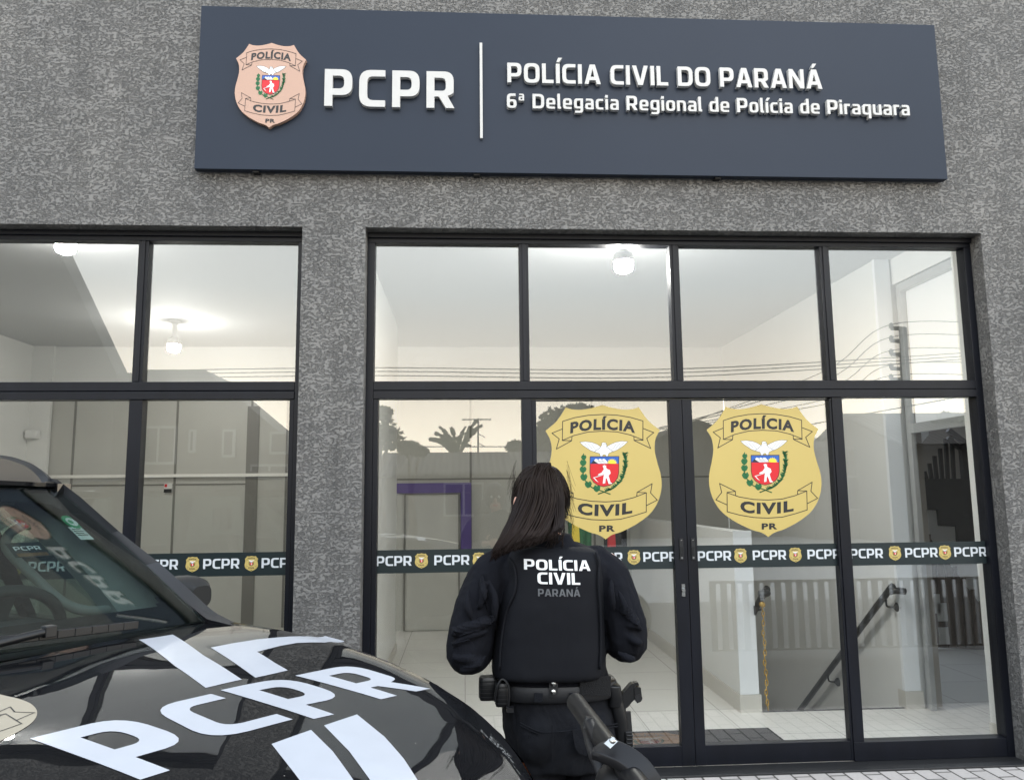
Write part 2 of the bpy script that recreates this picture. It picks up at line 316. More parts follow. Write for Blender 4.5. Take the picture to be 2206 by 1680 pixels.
# ------------------------------------------------------------------ lettering: rounded square capitals and lower case, drawn as outlines
def fil(pts):
    """polygon with corner radii (x, y[, r]) -> points"""
    out = []; n = len(pts)
    for i in range(n):
        p = pts[i]; r = p[2] if len(p) > 2 else 0
        c = np.array(p[:2], float)
        if r <= 0: out.append(tuple(c)); continue
        a = np.array(pts[i-1][:2], float)-c; b = np.array(pts[(i+1) % n][:2], float)-c
        la, lb = np.linalg.norm(a), np.linalg.norm(b); a /= la; b /= lb
        r = min(r, la*0.98, lb*0.98)
        p0, p1 = c+a*r, c+b*r
        for k in range(6):
            t = k/5; q = (1-t)**2*p0+2*t*(1-t)*(c*0.92+(p0+p1)/2*0.08)+t*t*p1; out.append(tuple(q))
    return out
def glyphs(s=0.2, h=0.17):
    G = {}
    def put(ch, adv, *cs): G[ch] = (adv, [fil(c) for c in cs])
    W = 0.74
    ph = [(s, .30+h), (W-s, .30+h, .13), (W-s, 1-h, .13), (s, 1-h)]
    put('P', W, [(0, 0), (s, 0), (s, .30), (W, .30, .26), (W, 1, .26), (0, 1)], ph)
    put('R', W+.02, [(0, 0), (s, 0), (s, .31), (.34, .31), (W-.21, 0), (W+.02, 0), (W-.17, .335), (W, .40, .08), (W, 1, .24), (0, 1)], [(s, .31+h*.9), (W-s, .31+h*.9, .10), (W-s, 1-h, .12), (s, 1-h)])
    w = .70; put('C', w, [(w, 0), (w, h), (s, h, .15), (s, 1-h, .15), (w, 1-h), (w, 1), (0, 1, .30), (0, 0, .30)])
    w = .82; put('O', w, [(0, 0, .30), (w, 0, .30), (w, 1, .30), (0, 1, .30)], [(s, h, .16), (w-s, h, .16), (w-s, 1-h, .16), (s, 1-h, .16)])
    put('L', .60, [(0, 0), (.60, 0), (.60, h), (s, h), (s, 1), (0, 1)])
    I = [(0, 0), (s, 0), (s, 1), (0, 1)]; ac = [(.03, 1.09), (.17, 1.09), (.34, 1.31), (.13, 1.31)]
    put('I', s, I); put('Í', s, I, ac)
    A = [(0, 0), (s*1.05, 0), (s*1.05+.055, .20), (.86-s*1.05-.055, .20), (.86-s*1.05, 0), (.86, 0), (.57, 1), (.29, 1)]
    Ah = [(.335, .20+h), (.525, .20+h), (.43, .78)]
    put('A', .86, A, Ah); put('Á', .86, A, Ah, [(p[0]+.26, p[1]) for p in ac])
    put('V', .84, [(.42-s*.62, 0), (.42+s*.62, 0), (.84, 1), (.84-s*1.08, 1), (.42, .27), (s*1.08, 1), (0, 1)])
    w = .80; put('D', w, [(0, 0), (w, 0, .32), (w, 1, .32), (0, 1)], [(s, h), (w-s, h, .17), (w-s, 1-h, .17), (s, 1-h)])
    w = .82; put('N', w, [(0, 0), (s*.95, 0), (s*.95, .66), (w-s*1.1, 0), (w, 0), (w, 1), (w-s*.95, 1), (w-s*.95, .34), (s*1.1, 1), (0, 1)])
    t = s*.92; k = h*.82; X = .74; w = .62                   # lower case
    put('e', w, [(w-.03, 0), (w-.03, k), (t, k, .09), (t, .29), (w, .29, .05), (w, X, .22), (0, X, .22), (0, 0, .22)], [(t, .29+k*.85), (w-t, .29+k*.85), (w-t, X-k, .09), (t, X-k, .09)])
    put('l', t+.05, [(0, 0, .10), (t+.06, 0), (t+.06, k), (t, k, .03), (t, 1.04), (0, 1.04)])
    put('g', w, [(w, X), (0, X, .2), (0, .05, .2), (w-t, .05), (w-t, -.11, .05), (.05, -.11), (.05, -.11-k), (w, -.11-k, .2)], [(t, .05+k, .09), (w-t, .05+k), (w-t, X-k), (t, X-k, .09)])
    put('q', w, [(w, X), (0, X, .2), (0, 0, .2), (w-t, 0), (w-t, -.26), (w, -.26)], [(t, k, .09), (w-t, k), (w-t, X-k), (t, X-k, .09)])
    put('d', w, [(w, 1.04), (w-t, 1.04), (w-t, X), (0, X, .2), (0, 0, .2), (w, 0)], [(t, k, .09), (w-t, k), (w-t, X-k), (t, X-k, .09)])
    put('a', w-.03, [(w-.03, 0), (w-.03, X, .2), (.06, X), (.06, X-k), (w-.03-t, X-k, .06), (w-.03-t, .44), (0, .44, .17), (0, 0, .17)], [(t, k*.9, .06), (w-.03-t, k*.9), (w-.03-t, .44-k*.9), (t, .44-k*.9, .06)])
    put('c', w-.1, [(w-.1, 0), (w-.1, k), (t, k, .1), (t, X-k, .1), (w-.1, X-k), (w-.1, X), (0, X, .22), (0, 0, .22)])
    i_ = [(0, 0), (t, 0), (t, X), (0, X)]
    put('i', t, i_, [(0, .84), (t, .84), (t, 1.02), (0, 1.02)]); put('í', t, i_, [(p[0], p[1]-.25) for p in ac])
    put('n', w, [(0, 0), (t, 0), (t, X-k), (w-t, X-k, .1), (w-t, 0), (w, 0), (w, X, .22), (0, X)])
    put('u', w, [(w, X), (w-t, X), (w-t, k), (t, k, .1), (t, X), (0, X), (0, 0, .22), (w, 0)])
    put('o', w, [(0, 0, .22), (w, 0, .22), (w, X, .22), (0, X, .22)], [(t, k, .1), (w-t, k, .1), (w-t, X-k, .1), (t, X-k, .1)])
    put('r', .42, [(0, 0), (t, 0), (t, X-k*1.1, .06), (.42, X-k*1.1), (.42, X), (0, X)])
    put('6', .66, [(0, 0, .24), (.66, 0, .24), (.66, .60, .22), (s, .60), (s, 1-h, .12), (.60, 1-h), (.60, 1), (0, 1, .28)], [(s, h*.9, .1), (.66-s, h*.9, .1), (.66-s, .60-h*.9, .1), (s, .60-h*.9, .1)])
    a = G['a']; G['ª'] = (.40, [[(p[0]*.64, .52+p[1]*.64) for p in c] for c in a[1]])
    G[' '] = (.26, []); return G
GL = glyphs(); GB = glyphs(.235, .19); GS = glyphs(.215, .175)
KERN = 0.105
def text(s, size, font=GL, kern=KERN):
    """list of glyphs (contours scaled to cap height `size`) and the total width"""
    x = 0; out = []
    for ch in s:
        adv, cs = font[ch]
        if cs:
            # holes = contours lying inside the first one; separate pieces (accents, dots) become shapes of their own
            main = [[(x+p[0])*size for p in c] for c in []]
            sh = [[((x+p[0])*size, p[1]*size) for p in c] for c in cs]
            lone = ch in 'ÍiíÁ' ; 
            if ch in ('Í', 'i', 'í'): out += [[sh[0]], [sh[1]]]
            elif ch == 'Á': out += [[sh[0], sh[1]], [sh[2]]]
            else: out.append(sh)
        x += adv+kern
    return out, (x-kern)*size
def put_text(mb, s, size, T, m=0, depth=0.0, font=GL, kern=KERN, width=None, clip=None):
    g, wd = text(s, size, font, kern); kx = width/wd if width else 1
    for cs in g:
        cs = [[(p[0]*kx, p[1]) for p in c] for c in cs]
        if clip:
            cs = [clip_x(c, *clip) for c in cs]; cs = [c for c in cs if len(c) > 2]
            if not cs: continue
        mb.prism(cs, m, T, depth)
    return wd*kx
def clip_x(c, x0, x1):
    for sgn, lim in ((1, x0), (-1, x1)):
        o = []
        for i in range(len(c)):
            a, b = c[i-1], c[i]; da, db = (a[0]-lim)*sgn, (b[0]-lim)*sgn
            if (da < 0) != (db < 0):
                t = da/(da-db); o.append((lim, a[1]+(b[1]-a[1])*t))
            if db >= 0: o.append(b)
        c = o
        if not c: break
    return c
# bold grotesque from the built-in typeface, for the words inside the badge
BF = {}
def bfont(s, bold=0.045):
    if s in BF: return BF[s]
    cu = bpy.data.curves.new('t', 'FONT'); cu.body = s; cu.offset = bold; cu.resolution_u = 3; cu.space_character = 1.14
    ob = bpy.data.objects.new('t', cu); COL.objects.link(ob); dg = bpy.context.evaluated_depsgraph_get(); dg.update()
    me = bpy.data.meshes.new_from_object(ob.evaluated_get(dg)); bpy.data.objects.remove(ob)
    v = np.array([p.co[:2] for p in me.vertices]); f = [tuple(p.vertices) for p in me.polygons]
    lo = v.min(0); hi = v.max(0); bpy.data.meshes.remove(me)
    BF[s] = (v-lo, f, hi-lo); return BF[s]

# ------------------------------------------------------------------ the badge, in units of its width, centre at (0, 0)
EMS = ['', 'ink', 'em_white', 'em_red', 'em_blue', 'em_green', 'em_sun']
def exc(py): return 1660+(py-275)*0.058
def E2(p): return ((p[0]-exc(p[1]))/870, -(p[1]-580)/870)
def stroke(pts, wd, closed=False):
    n = len(pts); out = []
    for i in range(n-(0 if closed else 1)):
        a, b = np.array(pts[i]), np.array(pts[(i+1) % n]); d = (b-a)/max(1e-9, np.linalg.norm(b-a)); q = np.array([-d[1], d[0]])*wd/2
        a = a-d*wd*.4; b = b+d*wd*.4
        out.append([tuple(a+q), tuple(b+q), tuple(b-q), tuple(a-q)])
    return out
def shield_outline(n=6):
    half = [(0, 82), (85, 106), (165, 118), (232, 114), (278, 100)]
    h2 = [(278, 100), (345, 200), (434, 275)]
    h3 = [(434, 275), (398, 345), (390, 430), (407, 520), (429, 610), (432, 700), (405, 800), (345, 890), (250, 962), (130, 1022), (48, 1048), (0, 1080)]
    R = spline(half, n)[:-1]+spline(h2, 3)[:-1]+spline(h3, n)
    R = [(p[0]/870, -(p[1]-580)/870) for p in R]
    return R+[(-x, z) for x, z in R[::-1][1:-1]]
def emblem(mb, T, m0, dy, thick=0.0, detail=True):
    """slots m0..m0+6 = EMS; T(x, z, d) maps badge units to space, d = -layer*dy towards the viewer"""
    out = shield_outline()
    if thick: mb.prism([out], m0, lambda x, z, d: T(x, z, d), thick)
    else: mb.prism([out], m0, lambda x, z, d: T(x, z, 0))
    def lay(k): return lambda x, z, d: T(x, z, -k*dy)
    def poly(pts, c, k=1): mb.prism([[E2(p) for p in pts]], m0+c, lay(k))
    def line(pts, k=1, wd=.0065, closed=False):
        for q in stroke([E2(p) for p in pts], wd, closed): mb.prism([q], m0+1, lay(k))
    # ribbons
    top = [(1353, 205), (1440, 178), (1545, 160), (1655, 154), (1765, 160), (1870, 178), (1963, 205)]
    bot = [(p[0]+3, p[1]+(143 if i in (0, 6) else 133 if i in (1, 5) else 126)) for i, p in enumerate(top)]
    line(top); line(bot); line([top[0], bot[0]]); line([top[-1], bot[-1]])
    line([(1355, 348), (1426, 350), (1428, 322)]); line([(1968, 350), (1899, 350), (1897, 322)])
    line([(1353, 262), (1276, 293), (1332, 336), (1314, 412), (1424, 352)]); line([(1966, 262), (2048, 293), (1995, 336), (2027, 412), (1901, 352)])
    t2 = [(1388, 748), (1480, 780), (1590, 800), (1700, 806), (1810, 800), (1910, 776), (2002, 742)]
    b2 = [(p[0]+3, p[1]+(141 if i in (0, 6) else 134)) for i, p in enumerate(t2)]
    line(t2); line(b2); line([t2[0], b2[0]]); line([t2[-1], b2[-1]])
    line([(1388, 746), (1452, 738), (1454, 768)]); line([(2002, 742), (1932, 738), (1930, 768)])
    line([(1450, 737), (1330, 679), (1347, 746), (1303, 800), (1388, 838)]); line([(1934, 737), (2044, 676), (2034, 744), (2086, 797), (2006, 836)])
    # words
    def word(s, x0, x1, y0, y1, bow):
        v, f, sz = bfont(s); pts = []
        cap = sz[1] if 'Í' not in s else sz[1]*0.775
        for a, b in v:
            t = a/sz[0]; px = x0+(x1-x0)*t; u = 2*t-1
            py = y1+(y0-y1)*b/cap + bow*(u*u); pts.append(T(*E2((px, py)), -1*dy))
        mb.add(pts, f, m0+1)
    word('POLÍCIA', 1413, 1905, 190, 272, 26); word('CIVIL', 1490, 1900, 825, 912, -20); word('PR', 1655, 1775, 978, 1024, 0)
    # eagle
    eag = [(1488, 362), (1530, 357), (1580, 364), (1618, 378), (1646, 396), (1656, 384), (1652, 372), (1664, 364), (1684, 368), (1694, 384), (1690, 398), (1722, 380), (1760, 364), (1806, 356), (1852, 360), (1826, 386), (1796, 408), (1764, 426), (1728, 438), (1708, 448), (1704, 468), (1690, 470), (1684, 456), (1668, 456), (1662, 470), (1646, 470), (1642, 448), (1610, 438), (1574, 426), (1540, 404), (1510, 384)]
    poly(eag, 2); 
    if detail:
        line(eag, 1.5, .0025, True); line([(1650, 398), (1600, 436)], 2, .003); line([(1694, 400), (1745, 436)], 2, .003)
        for a in range(3): line([(1520+28*a, 368+4*a), (1560+26*a, 408+8*a)], 2, .002); line([(1822-28*a, 368+4*a), (1784-26*a, 408+8*a)], 2, .002)
        line([(1664, 380), (1688, 380)], 2, .003)
    # shield
    sh = [(1570, 470), (1787, 470), (1790, 590), (1782, 630), (1760, 662), (1724, 684), (1680, 694), (1638, 684), (1604, 662), (1580, 630), (1572, 590)]
    poly(sh, 3); line(sh, 2.6, .005, True)
    poly([(1572, 473), (1785, 473), (1786, 524), (1572, 524)], 4, 2)
    poly([(1574, 523), (1596, 500), (1612, 490), (1640, 523)], 1, 2.4)
    for k in range(3): poly([(1600+28*k, 500), (1612+28*k, 487), (1626+28*k, 490), (1664+26*k, 523), (1634+26*k, 523)], 2, 3)
    sun = [(1735+(44 if i % 2 == 0 else 28)*math.cos(math.pi*i/16), 524-(40 if i % 2 == 0 else 26)*math.sin(math.pi*i/16)) for i in range(17)]
    poly(sun, 6, 3)
    # labourer with scythe
    man = [(1666, 540), (1680, 534), (1694, 541), (1692, 552), (1700, 562), (1722, 572), (1728, 596), (1714, 612), (1716, 622), (1730, 664), (1742, 668), (1738, 674), (1716, 674), (1700, 632), (1692, 634), (1690, 668), (1672, 672), (1672, 662), (1676, 618), (1684, 598), (1660, 606), (1636, 610), (1634, 602), (1660, 590), (1676, 566), (1672, 553)]
    poly(man, 2, 3)
    if detail:
        line([(1642, 612), (1600, 628)], 3, .004); mb.prism([[E2(p) for p in [(1598, 624), (1612, 632), (1640, 662), (1618, 648)]]], m0+2, lay(3))
        for q in stroke([E2((1726, 590)), E2((1600, 628))], .005): mb.prism([q], m0+2, lay(3.3))
    # branches: pine on the left, mate on the right
    if detail:
        for (x, y, s) in ((1522, 476, 21), (1519, 516, 26), (1520, 566, 27), (1528, 622, 28), (1563, 676, 28), (1628, 706, 28)):
            leaf = [(x+s*c[0], y+s*c[1]) for c in ((-.5, -.95), (0, -.55), (.5, -.95), (1, -.2), (.75, .5), (.2, .95), (-.2, .95), (-.75, .5), (-1, -.2))]
            poly(leaf, 5, 1)
        for q in stroke([E2(p) for p in spline([(1520, 450), (1518, 560), (1536, 640), (1590, 698), (1660, 724), (1730, 750)], 5)], .009): mb.prism([q], m0+5, lay(1.3))
        pts = spline([(1832, 452), (1838, 520), (1832, 580), (1806, 650), (1750, 706), (1690, 730), (1640, 748)], 5)
        for q in stroke([E2(p) for p in pts], .009): mb.prism([q], m0+5, lay(1.6))
        rr = random.Random(3)
        for i in range(0, 34):
            c = pts[int(i*(len(pts)-6)/34)]
            for sg in (-1, 1):
                a = rad(rr.uniform(15, 60)); d = np.array([sg*math.cos(a), -math.sin(a)])*rr.uniform(25, 33); n = np.array([-d[1], d[0]])*.26
                poly([tuple(c+n), tuple(c+d), tuple(c-n)], 5, 1)
    else:
        poly([(1505, 470), (1540, 470), (1545, 600), (1600, 690), (1680, 720), (1760, 690), (1815, 600), (1818, 470), (1850, 470), (1850, 610), (1790, 710), (1680, 750), (1570, 710), (1505, 610)], 5, 1) if False else None
        for q in stroke([E2(p) for p in [(1522, 480), (1525, 600), (1580, 690), (1680, 725), (1770, 690), (1828, 600), (1834, 480)]], .04): mb.prism([q], m0+5, lay(.8))
def ems(base): return [base]+EMS[1:]
# ------------------------------------------------------------------ ground
g = MB(); gx, gy = (-400, -5.1, 7.1, 400), (-400, -7, .15, 5.2, 400)
for i in range(3):
    for j in range(4):
        if (i, j) != (1, 2): g.add([(gx[i], gy[j], -.12), (gx[i+1], gy[j], -.12), (gx[i+1], gy[j+1], -.12), (gx[i], gy[j+1], -.12)], [(0, 1, 2, 3)])
tag(g.build('ground', 'ground'), kind='structure')
g = MB(); g.box((-60, -18.4, -0.30), (60, -6.6, -0.112)); tag(g.build('road', 'asphalt'), kind='structure')
g = MB(); g.box((-60, -0.95, -0.30), (60, -0.005, 0.0)); tag(g.build('pavement', 'paver'), kind='structure')
g = MB(); g.box((-60, -6.44, -0.30), (60, -0.954, -0.003)); tag(g.build('parking_strip', 'concrete_yard'), kind='structure')
g = MB(); g.box((-60, -11.098, -0.30), (60, -6.445, 0.006)); g.box((-60, -18.6, -0.3), (60, -18.405, 0.0)); tag(g.build('kerb', 'kerb', bevel=0.015), kind='structure')
g = MB(); g.box((-60, -24, -0.30), (60, -18.61, -0.004)); tag(g.build('far_pavement', 'kerb'), kind='structure')

# ------------------------------------------------------------------ the station building
X0, X1 = -0.585, 3.225; XL = -0.955; XLL = -4.75; ZT = 3.14; YF = 0.12; YB = 4.7; ZC = 3.3
bld = thing('police_station', 'grey stucco police station front with two black framed glass openings', 'building', (1.3, 0, 0))
wl = MB()                                                   # facade 0.2 m thick with two openings
wl.box((-9, 0, ZT), (9, .2, 11.0)); wl.box((-9, 0, -.2), (XLL, .2, ZT)); wl.box((XL, 0, -.2), (X0, .2, ZT)); wl.box((X1, 0, -.2), (9, .2, ZT))
def merge(o):
    bm = bmesh.new(); bm.from_mesh(o.data); bmesh.ops.remove_doubles(bm, verts=bm.verts, dist=.0005); bm.to_mesh(o.data); bm.free(); return o
# one clean shell instead of butting boxes
wl = MB()
xs = [-9, XLL, XL, X0, X1, 9]; zs = [-.2, ZT, 11.0]
for y in (0, .2):
    for i in range(5):
        for j in range(2):
            if j == 0 and i in (1, 3): continue
            wl.add([(xs[i], y, zs[j]), (xs[i+1], y, zs[j]), (xs[i+1], y, zs[j+1]), (xs[i], y, zs[j+1])], [(0, 1, 2, 3)])
for a in (XLL, XL, X0, X1): wl.add([(a, 0, -.2), (a, .2, -.2), (a, .2, ZT), (a, 0, ZT)], [(0, 1, 2, 3)])
for a, b in ((XLL, XL), (X0, X1)): wl.add([(a, 0, ZT), (b, 0, ZT), (b, .2, ZT), (a, .2, ZT)], [(0, 1, 2, 3)])
for a in (-9, 9): wl.add([(a, 0, -.2), (a, .2, -.2), (a, .2, 11.0), (a, 0, 11.0)], [(0, 1, 2, 3)])
wl.add([(-9, 0, 11.0), (9, 0, 11.0), (9, .2, 11.0), (-9, .2, 11.0)], [(0, 1, 2, 3)])
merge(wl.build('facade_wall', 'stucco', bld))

# frames. upper lights 2.23-3.085, transom 2.12-2.23, lower lights 0.105-2.125
def frame(name, xa, xb, upm, lom, base):
    f = MB(); y0, y1 = .108, .19
    f.box((xa+.002, y0, 3.082), (xb-.002, y1, ZT-.003))     # head
    f.box((xa+.002, y0-.02, 3.108), (xb-.002, y0-.001, ZT-.004))
    f.box((xa+.002, y0, -.01), (xa+.045, y1, 3.081)); f.box((xb-.045, y0, -.01), (xb-.002, y1, 3.081))   # jambs
    f.box((xa+.046, y0-.004, 2.125), (xb-.046, y1, 2.17)); f.box((xa+.046, y0+.006, 2.171), (xb-.046, y1, 2.1755)); f.box((xa+.046, y0, 2.176), (xb-.046, y1, 2.229))
    for a, b in upm: f.box((a, y0+.006, 2.23), (b, y1, 3.081)); f.box((a+.018, y0-.002, 2.23), (b-.018, y0+.005, 3.081))
    for a, b in lom: f.box((a, y0+.004, .106), (b, y1, 2.124))
    for a, b in base: f.box((a, y0+.003, .001), (b, y1, .105))
    return f.build(name, 'aluminium_black', bld, bevel=.003)
UPM = [(.338, .395), (1.277, 1.336), (2.237, 2.297)]
fm = frame('shop_window', X0, X1, UPM, [(X0+.046, -.511), (.343, .403), (2.254, 2.318), (3.176, X1-.046)], [(X0+.046, .403), (2.254, X1-.046)])
tag(fm, 'wide black frame round the double glass doors')
UPL = [(-3.86, -3.80), (-2.90, -2.842), (-1.942, -1.882)]
LOL = [(-3.87, -3.79), (-2.91, -2.835), (-1.948, -1.872), (-1.028, XL-.046)]
fl = frame('shop_window', XLL, XL, UPL, LOL, [(XLL+.046, XL-.046)])
tag(fl, 'black framed side window behind the car')
def pane(par, xa, xb, za, zb, y=GY):
    return MB().box((xa-.004, y-.003, za-.004), (xb+.004, y+.003, zb+.004)).build('pane', 'pane_glass', par)
for a, b in zip([X0+.045, .395, 1.336, 2.297], [.338, 1.277, 2.237, X1-.045]): pane(fm, a, b, 2.23, 3.081)
pane(fm, -.511, .343, .106, 2.124); pane(fm, 2.318, 3.176, .106, 2.124)
for a, b in zip([XLL+.045, -3.80, -2.842, -1.882], [-3.86, -2.90, -1.942, XL-.045]): pane(fl, a, b, 2.23, 3.081)
LP = list(zip([XLL+.045, -3.79, -2.835, -1.872], [-3.87, -2.91, -1.948, -1.028]))
for a, b in LP: pane(fl, a, b, .106, 2.124)
# sliding doors: stiles, rails, pane, badge, band, lock
def door(xa, xb, pa, pb, label):
    d = MB(); y0, y1 = .118, .176
    d.box((xa, y0, .003), (pa, y1, 2.116)); d.box((pb, y0, .003), (xb, y1, 2.116)); d.box((pa, y0+.002, .003), (pb, y1-.002, .112)); d.box((pa, y0+.002, 2.112), (pb, y1-.002, 2.115))
    o = d.build('sliding_door', 'aluminium_black', bld, bevel=.003); tag(o, label); pane(o, pa, pb, .112, 2.112); return o
dl = door(.404, 1.318, .430, 1.242, 'left leaf of the black framed glass door, partly behind the officer')
dr = door(1.321, 2.253, 1.380, 2.240, 'right leaf of the black framed glass door')
for x, par in ((1.282, dl), (1.352, dr)):
    lk = MB(); lk.box((x-.011, .110, 1.16), (x+.011, .1175, 1.285)); lk.box((x-.006, .1075, 1.185), (x+.006, .1105, 1.235), 1); lk.lathe([(.006, 0), (.006, .008)], (x, .1175, 1.172), (0, -1, 0), 10, 2); lk.lathe([(.004, 0), (.004, .009)], (x, .1175, 1.274), (0, -1, 0), 10, 2)
    lk.build('pull_handle', ['black_metal', 'mat_black', 'chrome'], par)
lk = MB(); lk.box((1.274, .1115, .95), (1.294, .1175, 1.02), 2); lk.lathe([(.013, 0), (.013, .008), (.010, .014)], (1.284, .1175, .985), (0, -1, 0), 16, 2)
lk.build('lock', ['black_metal', 'mat_black', 'chrome'], dl)
# dark band with white letters and small badges along every lower light
def band(par, xa, xb, items):
    m = MB(); y = GY-.0042
    m.box((xa+.001, y-.0004, 1.107), (xb-.001, y+.001, 1.240))
    for kind, x in items:
        if kind == 'w': put_text(m, 'PCPR', .056, lambda a, z, d, x=x: (x+a, y-.0016, 1.150+z), 1, font=GL, width=.205, clip=(xa+.002-x, xb-.002-x))
        elif xa+.036 < x < xb-.036:
            s = .076; emblem(m, lambda a, z, d, x=x: (x+a*s, y-.0012+d, 1.176+z*s), 2, .0004, detail=False)
    return m.build('vinyl_band', ['vinyl_band', 'vinyl_white']+ems('vinyl_yellow'), par)
W, E = 'w', 'e'
def seq(x0, n, first='w', step=.336):
    o = []
    for i in range(n): o += [('w', x0+i*step), ('e', x0+i*step+.2615)]
    return o
band(fm, -.511, .343, seq(-.514, 3)); band(dl, .430, 1.242, [('e', .332+.336), ('w', .729), ('e', 1.002), ('w', 1.058), ('w', .39)])
band(dr, 1.380, 2.240, seq(1.386, 3)); band(fm, 2.318, 3.176, [('w', 2.322), ('e', 2.602), ('w', 2.665), ('e', 2.916), ('w', 2.974)])
for (a, b), s in zip(LP, (-4.7, -3.78, -2.815, -1.845)): band(fl, a, b, [('w', s), ('e', s+.285), ('w', s+.345), ('e', s+.617), ('w', s+.675)] if s > -2 else [('w', s), ('e', s+.283), ('w', s+.345), ('e', s+.627), ('w', s+.69)])
for d, x in ((dl, .836), (dr, 1.824)):
    m = MB(); s = .700
    emblem(m, lambda a, z, dd, x=x: (x+a*s, GY-.0045+dd, 1.686+z*s), 0, .0006)
    m.build('emblem_sticker', ems('vinyl_yellow'), d)
MB().box((X0+.002, -.055, -.06), (X1-.002, .125, -.0005)).box((X0-.06, -.06, -.08), (X1+.5, -.002, .012)).build('door_sill', 'granite', bld, bevel=.004)

# ------------------------------------------------------------------ inside: hall with a stair well, glazed partitions and a low wall
fl_ = MB()
fl_.box((-5.2, .2, -.2), (2.0, YB+3, .02)); fl_.box((2.0, .2, -.2), (7.2, 1.10, .02)); fl_.box((3.33, 1.10, -.2), (7.2, 5.2, .02))
fl_.box((X0+.01, .13, -.2), (X1-.01, .2, .002)); fl_.build('floor', 'floor_tile', bld)
MB().box((2.08, 1.085, .021), (3.12, 1.10, .026)).build('floor_edge_strip', 'black_metal', bld)
MB().box((-5.2, .2, ZC), (3.42, 7, ZC+.2)).box((3.43, .2, ZC), (7.2, 2.6, ZC+.2)).box((6.0, 2.61, ZC), (7.2, 5.1, ZC+.2)).build('ceiling', 'ceiling_white', bld)  # opening over the stair hall added to let sky light in
iw = MB()
iw.box((-5.2, .2, -.2), (-4.95, YB+.3, ZC)); iw.box((-4.95, YB, 2.78), (3.13, YB+.12, ZC)); iw.box((-4.95, YB-.05, 0), (-4.72, YB, ZC))
iw.box((-.86, .2, .02), (-.69, 3.55, ZC))                                        # wall between office and hall
iw.box((-5, .2, -.1), (-4.96, .21, 0))
iw.build('inner_wall', 'white_wall', bld)
pt = MB(); pt.box((-4.97, YB+.02, .02), (3.13, YB+.1, 2.779), 0)
for x in (-4.466, -3.318, -2.47, -2.06, .072, 1.52): pt.box((x-.012, YB+.012, .02), (x+.012, YB+.019, 2.779), 1)
for x0, x1, z in ((-4.7, -2.5, 1.70), (-.80, 3.1, 1.735)): pt.box((x0, YB+.013, z-.008), (x1, YB+.018, z+.008), 1)
pt.box((-4.94, YB-.03, 1.785), (-1.6, YB+.01, 1.82), 2); pt.box((-1.62, YB+.0135, .02), (-1.58, YB+.0175, 2.7), 1)
pt.box((-2.52, YB+.011, .02), (-2.38, YB+.0105, 2.6), 1)
pt.build('glass_partition', ['partition', 'partition_seam', 'rail_white'], bld)
pf = MB(); pf.box((-.785, YB-.03, 1.575), (.077, YB+.005, 1.69)); pf.box((-.045, YB-.03, .9), (.077, YB+.005, 1.574))
pf.build('purple_frame', 'purple', bld)
MB().box((-.69, YB-.012, 1.555), (-.06, YB+.008, 1.574)).box((-.70, YB-.012, .03), (-.682, YB+.008, 1.554)).box((-.075, YB-.012, .03), (-.057, YB+.008, 1.554)).box((-.681, YB+.002, .03), (-.076, YB+.0075, 1.554), 1).build('inner_door', ['partition_seam', 'partition'], bld)
MB().box((-.69, .21, .021), (-.678, 3.55, .10)).box((-.861, 3.551, .021), (-.678, 3.562, .10)).box((-4.7, YB-.012, .021), (-.9, YB+.01, .09)).build('baseboard', 'baseboard', bld)
# low wall with white pillar end, stair well behind it
lw_ = MB(); lw_.box((1.94, 1.11, .02), (2.06, YB, 1.27)); lw_.box((1.935, 1.10, .14), (2.07, 1.109, 1.275), 1); lw_.box((1.925, 1.085, .02), (2.08, 1.099, .139), 2); lw_.box((1.925, 1.10, .02), (1.939, YB, .138), 2)
lw_.build('low_wall', ['white_wall', 'cool_white', 'baseboard'], bld)
rw = MB(); rw.box((3.13, 1.11, -2.2), (3.32, YB, ZC)); rw.box((3.12, 1.075, .14), (3.235, 1.109, ZC), 1); rw.box((3.112, 1.06, .02), (3.245, 1.074, .139), 2); rw.box((3.112, 1.075, .02), (3.119, 1.16, .138), 2)
rw.box((1.9, YB+.13, -2.2), (3.2, YB+.3, 0)); rw.box((1.7, 1.2, -2.2), (1.93, YB, .0)); rw.box((1.9, 4.62, -2.2), (3.13, YB+.02, -.0))
rw.build('stairwell_wall', ['white_wall', 'cool_white', 'baseboard'], bld)
sd_ = MB()
for i in range(9): sd_.box((2.0, 1.10+.27*i, -.22-.17*i-.4), (3.13, 1.10+.27*(i+1), -.17*(i+1)+.02))
sd_.box((2.0, 3.53, -2.4), (3.13, 4.62, -1.6)); sd_.build('stair', 'floor_tile', bld)
# right hand wall: jamb, door opening (0.42-1.05) with a fixed light over it
jw = MB(); jw.box((3.255, .2, .02), (3.40, .36, ZC)); jw.box((3.255, .361, 3.10), (3.40, 1.10, ZC)); jw.build('doorway_wall', 'white_wall', bld)
MB().box((3.245, .21, .021), (3.2545, .362, .125)).build('baseboard', 'baseboard', bld)
df = MB(); df.box((3.262, 1.0, .02), (3.30, 1.055, 3.09)); df.box((3.262, .37, 1.965), (3.30, .999, 2.035)); df.box((3.262, .362, .02), (3.30, .369, 3.09)); df.box((3.262, .37, 3.03), (3.30, .999, 3.09)); df.box((3.29, 1.056, .02), (3.312, 1.10, 3.09))
o = df.build('door_frame', 'grey_metal', bld, bevel=.002)
MB().box((3.305, .37, 2.036), (3.315, .999, 3.029)).build('fanlight_panel', 'cool_white', o)
